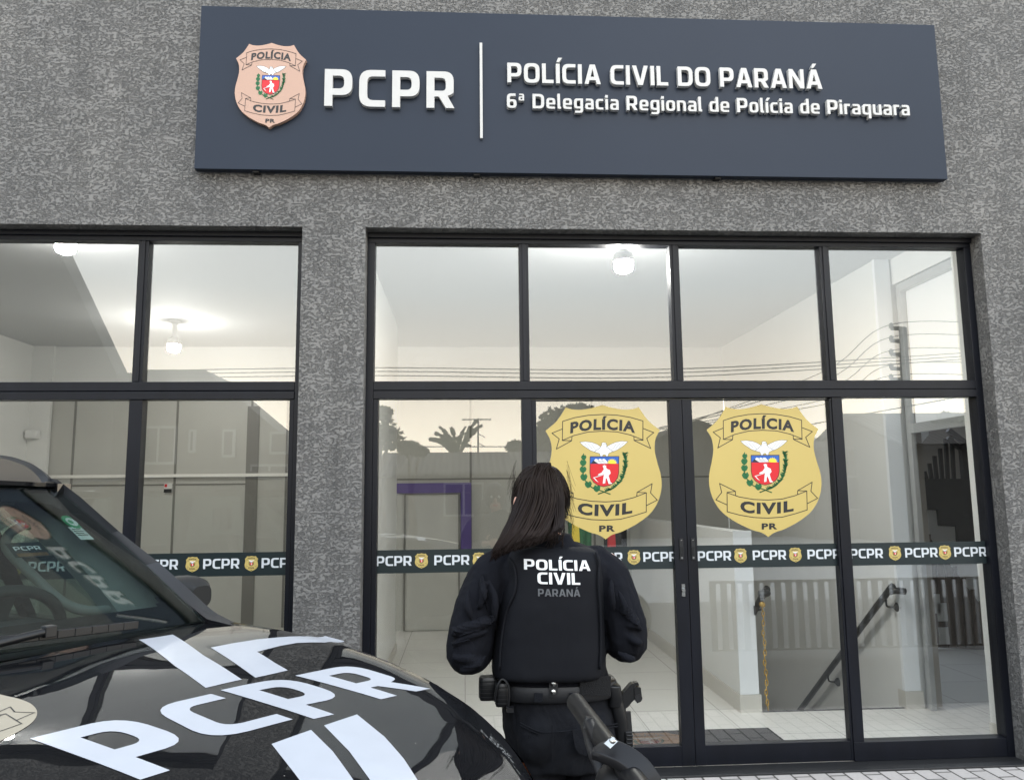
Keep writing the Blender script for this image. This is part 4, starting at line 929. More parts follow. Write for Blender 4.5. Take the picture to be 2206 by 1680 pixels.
for s in (1, -1):
    r_ = MB(); pts = spline([(-1.155, s*.60, 1.600), (-1.235, s*.602, 1.648), (-1.36, s*.606, 1.684), (-1.6, s*.61, 1.712), (-2.2, s*.615, 1.722), (-2.7, s*.612, 1.70), (-2.86, s*.61, 1.62)], 8); rings = []
    for i, p in enumerate(pts):
        hgt = p[2]-1.585
        w_ = .022
        rings.append([(p[0]+.02, p[1]-w_, p[2]-hgt), (p[0], p[1]-w_*.9, p[2]-.008), (p[0], p[1], p[2]), (p[0], p[1]+w_*.9, p[2]-.012), (p[0]+.02, p[1]+w_, p[2]-hgt)])
    r_.loft(rings); r_.box((-1.30, s*.585, 1.585), (-1.16, s*.618, 1.612)); r_.build('roof_rail', 'black_plastic', car, smooth=45)
    # side: door shoulders, glass, rear pillars
    sg_ = MB(); A, B, C_, D_ = (-.80, s*.845, 1.12), (-2.9, s*.845, 1.12), (-2.75, s*.64, 1.57), (-1.20, s*.612, 1.575)
    sg_.add([A, B, C_, D_]+[(p[0], p[1]-s*.005, p[2]) for p in (A, B, C_, D_)], [(0, 1, 2, 3), (7, 6, 5, 4), (0, 4, 5, 1), (1, 5, 6, 2), (2, 6, 7, 3), (3, 7, 4, 0)]); sg_.build('side_window', 'side_glass', car)
    pl = MB()
    for a_, b_, w1 in (((-1.78, .862, 1.10), (-1.78, .632, 1.59), .07), ((-2.75, .862, 1.10), (-2.65, .632, 1.59), .16), ((-3.3, .84, 1.10), (-3.05, .62, 1.58), .16)):
        pl.bar((a_[0], s*a_[1], a_[2]), (b_[0], s*b_[1], b_[2]), w1, .03, up=(0, 1, 0))
    pl.bar((-1.12, s*.618, 1.585), (-3.1, s*.628, 1.585), .04, .04); pl.bar((-.62, s*.865, 1.115), (-3.3, s*.865, 1.10), .05, .04)
    pl.build('door_frame', 'car_black', car)
    mr = MB(); k = Matrix.Rotation(rad(8*s), 3, 'Z')
    rings = []
    for x, f_ in ((-.865, .55), (-.90, .86), (-.945, 1), (-.995, 1.0), (-1.0, .93)):
        rings.append([(x+.03*math.cos(a)*0, s*(.945+.062*f_*math.copysign(abs(math.cos(a))**.6, math.cos(a))), 1.243+.058*f_*math.copysign(abs(math.sin(a))**.6, math.sin(a))) for a in [2*math.pi*i/24 for i in range(24)]])
    mr.loft(rings); mr.bar((-.90, s*.86, 1.17), (-.94, s*.93, 1.20), .05, .035)
    mi = mr.build('wing_mirror', 'grey_plastic', car, smooth=50)
    MB().box((-1.003, s*.892, 1.20), (-1.0005, s*.998, 1.29)).build('mirror_glass', 'chrome', mi)
    hl_ = MB()                                              # headlight
    rows = []
    for i in range(7):
        t = i/6; u = .33+.33*t; yy = wfn(u); top = zh(u, yy-.04)-.03-.02*t
        rows.append([(u+.004, s*(yy+.004-.012*k_), top-.012-.115*k_*(.35+.65*t)) for k_ in (0, .33, .66, 1)])
    hl_.grid(rows); ho = hl_.build('headlight', 'lamp_lens', car, smooth=True)
    rr = MB(); rr.grid([[(p[0]-.02, p[1]-s*.03, p[2]) for p in r] for r in rows]); rr.build('reflector', 'lamp_chrome', ho, smooth=True)
    c_ = rows[2][1]; MB().ell((c_[0]-.008, c_[1]-s*.014, c_[2]-.01), (.022, .012, .016)).build('indicator_lamp', 'lamp_amber', ho, smooth=True)
rg = MB(); rg.bar((-3.32, -.7, 1.10), (-3.05, -.58, 1.6), .1, .04, up=(0, 1, 0)); rg.add([(-3.36, -.8, 1.1), (-3.36, .8, 1.1), (-3.12, .58, 1.58), (-3.12, -.58, 1.58)], [(0, 1, 2, 3)], 1); rg.build('tailgate', ['car_black', 'side_glass'], car)
# nose: grille, bumper
for z in np.linspace(.66, .86, 6): MB().tube([(.79-.14*(v/.585)**2.2, v, z) for v in np.linspace(-.55, .55, 13)], .011, n=6).build('grille_slat', 'lamp_chrome', car, smooth=True)
rows = []
for z, o_ in ((.28, .0), (.34, .05), (.46, .065), (.56, .05), (.60, .01)): rows.append([(.76-.42*(abs(v)/.9)**2.6+o_, v*.99, z) for v in np.linspace(-.9, .9, 31)])
bp_ = MB(); bp_.grid(rows); bp_.build('bumper', 'grey_plastic', car, smooth=True)
for u in (.02, -2.62):
    for s in (1, -1):
        t_ = MB(); t_.lathe([(.20, -.10), (.30, -.11), (.335, -.08), (.34, 0), (.335, .08), (.30, .105), (.20, .10)], (u, s*.80, .34), (0, 1, 0), 36)
        wh = t_.build('wheel', 'tyre', car, smooth=40); rm = MB(); rm.lathe([(.205, -.09), (.20, .06), (.05, .08), (.001, .085)], (u, s*.80, .34), (0, s, 0), 24); rm.build('rim', 'grey_metal', wh, smooth=30)
# wipers
def wiper(p0, p1, piv, name='wiper'):
    w_ = MB(); A = [wsp(p0[0]+(p1[0]-p0[0])*t, p0[1]+(p1[1]-p0[1])*t, .020) for t in np.linspace(0, 1, 12)]
    for i in range(11): w_.bar(A[i], A[i+1], .012, .020)
    mid = wsp((p0[0]+p1[0])/2, (p0[1]+p1[1])/2, .034); q = wsp((p0[0]+p1[0])/2-.10, (p0[1]+p1[1])/2, .03)
    w_.tube([piv, np.array(piv)*.5+np.array(mid)*.5+np.array([0, 0, .012]), mid], [.014, .012, .009], n=8); w_.box(np.array(mid)-.014, np.array(mid)+.012)
    return w_.build(name, 'gear_black', car, bevel=.002)
wiper((.10, .035), (.70, .005), (-.50, -.02, 1.205)); wiper((-.75, .03), (-.02, .05), (-.50, -.62, 1.19))
# cabin: dashboard, steering wheel, seats, door trims, papers, hanging wallet, lights on the glass
ds = MB(); rows = []
for i, (du, z) in enumerate(((-.02, 1.195), (-.12, 1.205), (-.26, 1.205), (-.36, 1.19), (-.42, 1.14), (-.44, .95), (-.44, .6))):
    rows.append([(-.56-.07*(v/.77)**2+du, v, z-.01*(abs(v)/.7)**3+ (.045*math.exp(-((v-.37)/.17)**2) if i in (2, 3) else 0)) for v in np.linspace(-.74, .74, 41)])
ds.grid(rows); ds.build('dashboard', 'dash_dark', car, smooth=40)
stw = MB(); cw = Vector((-.98, .37, 1.16)); ax = Vector((-.85, 0, .52)).normalized(); ex = Vector((0, 1, 0)); ey = ax.cross(ex)
stw.tube([cw+(ex*math.cos(a)+ey*math.sin(a))*.185 for a in [2*math.pi*i/40 for i in range(41)]], .016, n=10, caps=False)
stw.lathe([(.075, -.02), (.07, .02), (.03, .03)], cw, -ax, 20)
for a in (0, math.pi, -math.pi/2): d = ex*math.cos(a)+ey*math.sin(a); stw.bar(cw, cw+d*.18, .04, .02, up=ax)
stw.build('steering_wheel', 'dash_dark', car, smooth=40)
for y in (.37, -.37):
    q = MB(); q.loft([[(x+dx, y+.25*c, z) for c, x in ((-1, 0), (-.8, .06), (.8, .06), (1, 0), (.8, -.08), (-.8, -.08))] for z, dx in ((.62, -1.35), (.95, -1.45), (1.18, -1.52), (1.22, -1.54))])
    q.loft([[(x-1.57, y+.13*c, z) for c, x in ((-1, 0), (-.8, .05), (.8, .05), (1, 0), (.8, -.05), (-.8, -.05))] for z in (1.27, 1.31, 1.44, 1.46)]); q.box((-1.5, y-.24, .5), (-.98, y+.24, .64)); q.build('seat', 'seat_cloth', car, smooth=40)
for s in (1, -1): MB().box((-2.8, s*.80, .6), (-.7, s*.84, 1.125)).build('door_trim', 'dash_dark', car)
MB().box((-3.3, -.8, .35), (.0, .8, .5)).build('cabin_floor', 'dash_dark', car)
for s in (1, -1):
    MB().box((-1.33, s*.10, 1.535), (-1.16, s*.50, 1.555), 0, Matrix.Identity(4)).build('sun_visor', 'headliner', car, bevel=.01)
MB().box((-1.18, -.10, 1.50), (-1.155, .10, 1.57)).bar((-1.10, 0, 1.59), (-1.165, 0, 1.55), .02, .02).build('inner_mirror', 'black_plastic', car, bevel=.008)
# ------------------------------------------------------------------ the officer, seen from behind
PY = -1.90
def pp(x, y, dy=0.0): return Vector(onY(x, y, PY))+Vector((0, dy, 0))
def cloth(name, col, rough=.85, ribs=420, wr=.010, wsc=7):
    m = mat(name, col, rough, spec=.2); n, k, b = nd(m); tc = n.new('ShaderNodeTexCoord')
    mp = n.new('ShaderNodeMapping'); mp.inputs['Scale'].default_value = (1.3, 1, .75); mp.inputs['Rotation'].default_value = (0, rad(25), 0); k.new(tc.outputs['Object'], mp.inputs[0])
    t = n.new('ShaderNodeTexNoise'); t.inputs['Scale'].default_value = wsc; t.inputs['Detail'].default_value = 3; t.inputs['Distortion'].default_value = 1.2; k.new(mp.outputs[0], t.inputs['Vector'])
    f = n.new('ShaderNodeTexNoise'); f.inputs['Scale'].default_value = ribs; k.new(tc.outputs['Object'], f.inputs['Vector'])
    a = n.new('ShaderNodeMath'); a.operation = 'MULTIPLY_ADD'; a.inputs[1].default_value = .05; k.new(f.outputs['Fac'], a.inputs[0]); k.new(t.outputs['Fac'], a.inputs[2])
    bp = n.new('ShaderNodeBump'); bp.inputs['Distance'].default_value = wr; k.new(a.outputs[0], bp.inputs['Height']); k.new(bp.outputs[0], b.inputs['Normal']); return m
cloth('vest_black', (0.0055, 0.0061, 0.0088), .8, 500, .006, 3.5)
cloth('shirt_black', (0.0052, 0.0058, 0.0092), .9, 420, .02, 5)
cloth('trouser_black', (0.006, 0.0066, 0.009), .9, 420, .025, 6)
mat('skin', (0.52, 0.29, 0.22), 0.5, var=(30, .06), bump=(300, .0003))
mat('belt_black', (0.0062, 0.0066, 0.0085), 0.55, bump=(500, .0006)); mat('velcro', (0.004, 0.004, 0.005), 1.0, bump=(260, .004))
mat('boot_black', (0.008, 0.008, 0.009), 0.35)
mat('vest_white', (0.74, 0.75, 0.76), .6); mat('vest_grey', (0.085, 0.09, 0.10), .5)
def hair_mat():
    m = mat('hair_dark', (0.006, 0.004, 0.0035), 0.36, spec=.26); n, k, b = nd(m)
    oi = n.new('ShaderNodeTexCoord'); t = n.new('ShaderNodeTexNoise'); t.inputs['Scale'].default_value = 55
    mp = n.new('ShaderNodeMapping'); mp.inputs['Scale'].default_value = (1, 1, .08); k.new(oi.outputs['Object'], mp.inputs[0]); k.new(mp.outputs[0], t.inputs['Vector'])
    r = n.new('ShaderNodeValToRGB'); r.color_ramp.elements[0].color = (.0026, .0016, .0014, 1); r.color_ramp.elements[1].color = (.0075, .0042, .0035, 1); k.new(t.outputs['Fac'], r.inputs[0]); k.new(r.outputs[0], b.inputs['Base Color'])
    b.inputs['Specular Tint'].default_value = (.72, .60, .56, 1)
hair_mat()
def voxel(size, smooth=4, disp=None):
    def f(o):
        a = o.modifiers.new('remesh', 'REMESH'); a.mode = 'VOXEL'; a.voxel_size = size; a.use_smooth_shade = True
        s = o.modifiers.new('smooth', 'SMOOTH'); s.factor = .5; s.iterations = smooth
        if disp:
            for sc, st in disp:
                tx = bpy.data.textures.new('fold', 'CLOUDS'); tx.noise_scale = sc; tx.noise_depth = 2
                d = o.modifiers.new('fold', 'DISPLACE'); d.texture = tx; d.strength = st; d.mid_level = .5; d.texture_coords = 'GLOBAL'
    return [f]
def ring(c, rx, ry, n=28, p=2.4, tilt=0.0):                 # horizontal superellipse ring
    out = []
    for i in range(n):
        a = 2*math.pi*i/n; ca, sa = math.cos(a), math.sin(a)
        out.append((c[0]+rx*math.copysign(abs(ca)**(2/p), ca), c[1]+ry*math.copysign(abs(sa)**(2/p), sa), c[2]+tilt*ca))
    return out
def limb(mb, pts, rs, n=14, k=6):
    P_ = spline([list(p)+[r] for p, r in zip(pts, rs)], k); mb.tube([p[:3] for p in P_], [p[3] for p in P_], n=n)
    mb.ell(P_[0][:3], [P_[0][3]]*3, n=12, k=8); mb.ell(P_[-1][:3], [P_[-1][3]]*3, n=12, k=8)
cxp = pp(1192, 1300)[0]
off = thing('person', 'officer with long dark ponytail in black uniform and lettered vest, standing back to the camera', 'person', (cxp, PY, 0))
zsh = pp(1190, 1190)[2]; zhip = pp(1200, 1560)[2]
zb = zhip-.02
# skeleton points: x left/right seen from behind, +y is towards the building
SHL, SHR = pp(1072, 1215), pp(1308, 1218)
ELL_, ELR = pp(1012, 1405, -.05), pp(1343, 1380, -.05)
WRL, WRR = Vector((cxp-.13, PY+.26, ELL_[2]+.11)), Vector((cxp+.12, PY+.25, ELR[2]+.09))
HD = pp(1166, 1082, .03)
FT = .10
body = MB()
body.ell(HD, (.072, .088, .105)); body.ell(HD+Vector((0, .035, -.055)), (.052, .055, .06)); body.ell(HD+Vector((0, .098, -.025)), (.013, .018, .022))
limb(body, [HD+Vector((0, -.01, -.06)), Vector((cxp-.005, PY, zsh+.0)), Vector((cxp, PY, zsh-.08))], [.05, .052, .07])
for s in (-1, 1): body.ell(HD+Vector((s*.076, .0, -.02)), (.010, .02, .030))
body.loft([ring((cxp, PY, z), rx, ry) for z, rx, ry in ((zhip-.12, .13, .085), (zhip, .155, .10), (zhip+.14, .12, .085), (zsh-.25, .13, .085), (zsh-.10, .15, .085), (zsh-.02, .10, .06))])
for sh, el, wr in ((SHL, ELL_, WRL), (SHR, ELR, WRR)):
    limb(body, [sh, (sh+el)/2, el, (el+wr)/2, wr], [.045, .04, .034, .032, .024])
    s = 1 if wr[0] < cxp else -1
    d = Vector((s*.55, .75, .1)).normalized(); sd_v = Vector((-d[1], d[0], 0)).normalized(); up = d.cross(sd_v)
    pc = wr+d*.05; body.tube([wr, wr+d*.03, wr+d*.085], [.022, .036, .036], n=12, flat=.45)
    for i in range(4):
        b0 = wr+d*.08+up*(.027-.018*i); L_ = (.068, .076, .070, .055)[i]; c1 = b0+d*L_*.5; c2 = c1+(d*.6+sd_v*s*-.5).normalized()*L_*.5
        body.tube([b0, c1, c2], [.0085, .008, .006], n=8)
    b0 = wr+d*.03+up*.03; body.tube([b0, b0+(d*.5+up*.8).normalized()*.035, b0+(d*.9+up*.6).normalized()*.06], [.011, .010, .007], n=8)
for s, a in ((-1, 0), (1, 0)):
    limb(body, [(cxp+s*.08, PY, zhip-.05), (cxp+s*.095, PY+.01, .48), (cxp+s*.10, PY-.01, .10)], [.078, .052, .04])
    body.loft([ring((cxp+s*.105, PY+.05, z), .04, .11) for z in (.02, .06, .09)])
bo = body.build('body', 'skin', off, mods=voxel(.007, 3))
for s in (-1, 1): MB().ell(HD+Vector((s*.03, .083, .005)), (.012, .012, .012), n=12, k=8).build('eye', 'em_white', off, smooth=True)
# shirt: torso under the vest plus full sleeves
sh_m = MB(); zv = pp(1190, 1450)[2]; zbelt = pp(1190, 1480)[2]
def W(x0, x1, y): a, b = pp(x0, y), pp(x1, y); return (a[0]+b[0])/2, (b[0]-a[0])/2, a[2]
rows = []
for (x0, x1, y, d) in ((1075, 1312, 1470, .112), (1072, 1306, 1440, .115), (1078, 1300, 1360, .115), (1075, 1305, 1270, .115), (1062, 1318, 1215, .105), (1095, 1290, 1188, .085), (1140, 1245, 1168, .062)):
    c, w_, z = W(x0, x1, y); rows.append(ring((c, PY, z), w_, d))
sh_m.loft(rows)
limb(sh_m, [pp(1092, 1208, .0), pp(1052, 1242, -.01), pp(1026, 1310, -.03), pp(1013, 1370, -.045), pp(1012, 1402, -.03), (ELL_+WRL)/2, WRL-(WRL-ELL_)*.12], [.058, .068, .073, .074, .070, .056, .038])
limb(sh_m, [pp(1285, 1208, .0), pp(1313, 1240, -.01), pp(1332, 1300, -.03), pp(1344, 1350, -.045), pp(1344, 1382, -.03), (ELR+WRR)/2, WRR-(WRR-ELR)*.12], [.055, .063, .066, .066, .060, .052, .038])
rr = random.Random(5)
def fold(mb, a, b, r, amp=.012):                             # a raised crease lying on the cloth
    P_ = spline([a, (Vector(a)+Vector(b))/2+Vector((rr.uniform(-amp, amp), -.012, rr.uniform(-amp, amp))), b], 6); mb.tube(P_, [r*math.sin(math.pi*(i+.6)/(len(P_)+.2))+.002 for i in range(len(P_))], n=8)
for a, b in (((970, 1352), (1066, 1322)), ((972, 1376), (1050, 1346)), ((975, 1402), (1040, 1420)), ((1008, 1262), (1020, 1330)), ((1050, 1238), (1062, 1330)), ((1036, 1228), (1030, 1300)), ((990, 1430), (1045, 1400)),
             ((1318, 1262), (1340, 1326)), ((1345, 1300), (1370, 1346)), ((1304, 1240), (1310, 1310)), ((1336, 1356), (1366, 1368)), ((1316, 1390), (1352, 1402)), ((1334, 1332), (1360, 1324))):
    k_ = .118
    fold(sh_m, pp(*a, -k_+.012), pp(*b, -k_+.006), .0095)
# collar
c, w_, z = W(1148, 1238, 1172); sh_m.loft([ring((c, PY-.005, z-.035), w_+.014, .078), ring((c, PY-.003, z+.004), w_, .070), ring((c-.006, PY+.0, z+.034), w_-.008, .064)])
so_ = sh_m.build('shirt', 'shirt_black', off, mods=voxel(.0055, 2, [(.09, .012), (.035, .004)]))
def patch(name, pts, par, target, m_, th=.005):               # a sewn-on piece of cloth lying on the back of a garment
    mb = MB(); mb.prism([[tuple(onY(x, y, PY-.13)[[0, 2]]) for x, y in pts]], 0, lambda x, z, d: (x, PY-.5, z)); o = mb.build(name, m_, par); bm = bmesh.new(); bm.from_mesh(o.data)
    for ax, no in ((0, (1, 0, 0)), (2, (0, 0, 1))):
        lo = min(v.co[ax] for v in bm.verts); hi = max(v.co[ax] for v in bm.verts); s_ = lo+.008
        while s_ < hi: bmesh.ops.bisect_plane(bm, geom=bm.verts[:]+bm.edges[:]+bm.faces[:], plane_co=tuple(s_*c for c in no), plane_no=no); s_ += .008
    bm.to_mesh(o.data); bm.free(); w_ = o.modifiers.new('wrap', 'SHRINKWRAP'); w_.target = target; w_.wrap_method = 'PROJECT'; w_.use_project_x = False; w_.use_project_y = True; w_.use_positive_direction = True; w_.use_negative_direction = False; w_.offset = .002
    q = o.modifiers.new('thick', 'SOLIDIFY'); q.thickness = th; q.offset = 1; return o
patch('pocket_flap', [(973, 1354), (1064, 1326), (1066, 1344), (978, 1378)], so_, so_, 'shirt_black', .006)
patch('pocket_flap', [(1330, 1312), (1352, 1306), (1378, 1336), (1374, 1348)], so_, so_, 'shirt_black', .006)
patch('elbow_patch', [(974, 1388), (1010, 1376), (1046, 1418), (1036, 1434), (1000, 1440), (976, 1420)], so_, so_, 'shirt_black', .003)
patch('shoulder_strip', [(1030, 1246), (1040, 1240), (1060, 1320), (1052, 1324)], so_, so_, 'shirt_black', .003)
# vest
vm = MB(); rows = []
for (x0, x1, y, d) in ((1060, 1302, 1452, .142), (1059, 1301, 1440, .147), (1064, 1299, 1380, .145), (1076, 1297, 1300, .145), (1088, 1294, 1245, .140), (1086, 1290, 1205, .128), (1096, 1280, 1186, .108), (1125, 1256, 1176, .085)):
    c, w_, z = W(x0, x1, y); rows.append(ring((c, PY, z), w_, d, 40, 3.2))
vm.loft(rows)
vo = vm.build('vest', 'vest_black', off, mods=voxel(.008, 5, [(.16, .010)]))
def vback(x, y):                                             # a point on the back of the vest under pixel (x, y)
    zz = pp(x, y)[2]; zs_ = [r[0][2] for r in rows][::-1]; ds = [.142, .147, .145, .145, .140, .128, .108, .085][::-1]
    prof = sorted(zip([r[0][2] for r in rows], [.142, .147, .145, .145, .140, .128, .108, .085])); d = float(np.interp(zz, [p[0] for p in prof], [p[1] for p in prof]))
    xs_ = [((max(p[0] for p in r)+min(p[0] for p in r))/2, (max(p[0] for p in r)-min(p[0] for p in r))/2, r[0][2]) for r in rows]; xs_.sort(key=lambda q: q[2])
    c = float(np.interp(zz, [q[2] for q in xs_], [q[0] for q in xs_])); w_ = float(np.interp(zz, [q[2] for q in xs_], [q[1] for q in xs_]))
    q = Vector(onY(x, y, PY-d)); u = min(.999, abs((q[0]-c)/w_)); return Vector(onY(x, y, PY-d*(1-u**3.2)**(1/3.2)))
for pts in ([(1088, 1192), (1104, 1212), (1111, 1240), (1108, 1275), (1090, 1320), (1080, 1380), (1076, 1440)], [(1284, 1190), (1290, 1215), (1289, 1240), (1290, 1275), (1293, 1320), (1294, 1380), (1292, 1440)]):
    MB().tube([vback(*p)+Vector((0, -.004, 0)) for p in spline(pts, 5)], .0042, n=8).build('piping', 'vest_black', vo, smooth=True)
def vtext(t, x0, x1, y0, y1, m_, font, nm):
    mb = MB(); a, b = vback(x0, y1[0]), vback(x1, y1[1]); h = vback(x0, y0)[2]-a[2]; wd = b[0]-a[0]
    q = MB(); put_text(q, t, h, lambda x, z, d: (x, 0, z), 0, font=font, width=wd)
    ya = min(vback((x0+x1)/2, y0)[1], a[1], b[1])
    mb.add([(a[0]+x, 0, a[2]+(b[2]-a[2])*x/wd+z) for x, _, z in q.v], q.f)
    o = mb.build('lettering', m_, vo)
    sub = o.modifiers.new('tri', 'TRIANGULATE'); 
    sw_ = o.modifiers.new('wrap', 'SHRINKWRAP'); sw_.target = vo; sw_.wrap_method = 'PROJECT'; sw_.use_project_x = False; sw_.use_project_y = True; sw_.use_positive_direction = True; sw_.use_negative_direction = False; sw_.offset = .003
    for v in o.data.vertices: v.co.y = PY-.5
    o.data.update(); bm = bmesh.new(); bm.from_mesh(o.data); 
    for ax, no in ((0, (1, 0, 0)), (2, (0, 0, 1))):
        lo = min(v.co[ax] for v in bm.verts); hi = max(v.co[ax] for v in bm.verts); s_ = lo+.012
        while s_ < hi: bmesh.ops.bisect_plane(bm, geom=bm.verts[:]+bm.edges[:]+bm.faces[:], plane_co=tuple(s_*c for c in no), plane_no=no); s_ += .012
    bm.to_mesh(o.data); bm.free(); return o
vtext('POLÍCIA', 1129, 1272, 1203.5, (1226, 1229), 'vest_white', GS, 'l'); vtext('CIVIL', 1158, 1250, 1232, (1257, 1259), 'vest_white', GS, 'l'); vtext('PARANÁ', 1159, 1250, 1267.5, (1283.5, 1284.5), 'vest_grey', GS, 'l')
# trousers
tm = MB(); rows = []
for (x0, x1, y, d) in ((1084, 1313, 1486, .108), (1082, 1318, 1520, .118), (1084, 1326, 1560, .132), (1090, 1330, 1600, .138), (1096, 1333, 1645, .135)):
    c, w_, z = W(x0, x1, y); rows.append(ring((c, PY, z), w_, d, 32, 2.3))
tm.loft(rows); zc_ = rows[-1][0][2]
for s in (-1, 1):
    c_ = pp(1212, 1640)[0]+s*.088
    limb(tm, [(c_, PY-.02, zc_+.05), (c_+s*.004, PY-.01, zc_-.14), (cxp+s*.115+.02, PY+.0, .42), (cxp+s*.115+.02, PY-.01, .16)], [.094, .092, .074, .068])
    q = pp(1212+s*52, 1575, -.085); tm.ell(q, (.078, .062, .085))
to = tm.build('trousers', 'trouser_black', off, mods=voxel(.0075, 4, [(.07, .014), (.03, .004)]))
def thip(x, y, lift=.006):
    zz = pp(x, y)[2]; prof = sorted((r[0][2], d) for r, d in zip(rows, (.108, .118, .132, .138, .135))); d = float(np.interp(zz, [p[0] for p in prof], [p[1] for p in prof]))+.012
    q = sorted((r[0][2], (max(p[0] for p in r)+min(p[0] for p in r))/2, (max(p[0] for p in r)-min(p[0] for p in r))/2) for r in rows); c = float(np.interp(zz, [a[0] for a in q], [a[1] for a in q])); w_ = float(np.interp(zz, [a[0] for a in q], [a[2] for a in q]))
    p = Vector(onY(x, y, PY-d)); u = min(.98, abs((p[0]-c)/w_)); return Vector(onY(x, y, PY-d*(1-u**2.3)**(1/2.3)-lift))
sm = MB()                                                    # yoke seams, centre seam, pocket flap, belt loops
for pts in ([(1120, 1556), (1160, 1575), (1190, 1577)], [(1190, 1577), (1240, 1572), (1330, 1558)], [(1190, 1560), (1190, 1640)], [(1140, 1582), (1138, 1625)], [(1238, 1578), (1250, 1618)], [(1120, 1562), (1160, 1581)], [(1240, 1577), (1330, 1564)]):
    sm.tube([thip(*p, .010) for p in spline(pts, 6)], .0022, n=6)
for x in (1160, 1236): sm.bar(thip(x, 1492, .010), thip(x, 1512, .012), .026, .006, up=(0, 1, 0))
sm.build('seam', 'trouser_black', to)
fp = MB(); fp.loft([[thip(1232, 1572, .016), thip(1262, 1570, .016)], [thip(1240, 1612, .018), thip(1268, 1612, .018)], [thip(1247, 1622, .018), thip(1264, 1628, .018)]], closed=False)
fp.build('pocket_flap', 'trouser_black', to, mods=[lambda o: setattr(o.modifiers.new('s', 'SOLIDIFY'), 'thickness', .005)])
for s in (-1, 1):
    b_ = MB(); x = cxp+s*.115+.02; b_.loft([ring((x, PY+o_, z), w_, l_, 20) for z, w_, l_, o_ in ((0.001, .05, .135, .055), (.03, .052, .138, .055), (.07, .048, .12, .04), (.11, .045, .075, 0), (.24, .056, .06, -.01), (.27, .058, .062, -.01))])
    b_.build('boot', 'boot_black', off, smooth=50)
# duty belt with keeper, pouch, holster
bl = MB(); rows_b = []
for y, dx in ((1496, 0), (1490, .004), (1470, .004), (1464, 0)):
    c, w_, z = W(1078, 1316, y); rows_b.append(ring((c, PY, z), w_+.012+dx, .122+dx, 48, 2.5))
bl.loft(rows_b); be = bl.build('belt', 'belt_black', off, smooth=45)
def onbelt(x, y, lift=.006):
    c, w_, z = W(1078, 1316, y); w_ += .016; d = .126; p = Vector(onY(x, y, PY-d)); u = min(.985, abs((p[0]-c)/w_)); return Vector(onY(x, y, PY-d*(1-u**2.5)**(1/2.5)-lift))
kp = MB(); kp.loft([[onbelt(1183, 1463), onbelt(1202, 1463)], [onbelt(1183, 1480), onbelt(1202, 1480)], [onbelt(1184, 1501), onbelt(1201, 1501)]], closed=False)
for y in (1472, 1490): kp.lathe([(.009, 0), (.008, .004), (.003, .006)], onbelt(1192, y, .008), (0, -1, 0), 14, 1)
kp.build('belt_keeper', ['belt_black', 'chrome'], be, mods=[lambda o: setattr(o.modifiers.new('s', 'SOLIDIFY'), 'thickness', .004)])
vc = MB(); vc.loft([[onbelt(x, y, .004) for x in np.linspace(1250, 1316, 9)] for y in np.linspace(1456, 1498, 6)], closed=False); vc.build('velcro_patch', 'velcro', be, mods=[lambda o: setattr(o.modifiers.new('s', 'SOLIDIFY'), 'thickness', .005)])
po = MB()
for x, w_, y0, y1, dy in ((1051, .058, 1450, 1498, -.04), (1079, .044, 1455, 1503, -.085)):
    a, b = pp(x, y0, dy), pp(x, y1, dy); po.loft([ring((q[0], q[1], q[2]), w_*.5*k_, .028*k_, 20, 4) for q, k_ in ((a, .9), (a*.9+b*.1, 1), (a*.6+b*.4, 1.04), (b*.9+a*.1, 1), (b, .92))])
    for t in np.linspace(.15, .85, 5): q = a*(1-t)+b*t; po.loft([ring((q[0], q[1], q[2]+e), w_*.53, .030, 20, 4) for e in (-.002, .002)])
po.tube(spline([pp(1063, 1490, -.115), pp(1067, 1462, -.12), pp(1078, 1444, -.12), pp(1090, 1455, -.125), pp(1092, 1480, -.125), pp(1089, 1508, -.12)], 6), .004, n=8)
po.box(pp(1087, 1500, -.14), pp(1101, 1509, -.11))
po.build('pouch', 'gear_black', be, smooth=45)
ho_ = MB()
ho_.loft([ring(pp(x, y, dy), w_, d, 20, 3.2) for x, y, dy, w_, d in ((1318, 1470, -.02, .016, .05), (1320, 1500, -.02, .026, .055), (1330, 1540, -.02, .026, .05), (1334, 1590, -.02, .022, .042), (1332, 1625, -.02, .018, .035))])
ho_.loft([ring(pp(x, y, dy), w_, d, 16, 4) for x, y, dy, w_, d in ((1310, 1463, -.05, .016, .03), (1314, 1466, -.05, .022, .036), (1318, 1490, -.05, .022, .036), (1316, 1510, -.05, .02, .03))])
ho_.bar(pp(1343, 1522, -.05), pp(1346, 1570, -.055), .026, .012, up=(0, 1, 0)); ho_.box(pp(1338, 1562, -.07), pp(1354, 1592, -.045)); ho_.bar(pp(1346, 1590, -.055), pp(1341, 1640, -.05), .024, .012, up=(0, 1, 0))
for y in (1568, 1576, 1584): ho_.box(pp(1340, y, -.074), pp(1354, y+3, -.068))
ho_.build('holster', 'gear_black', be, smooth=45, bevel=.002)
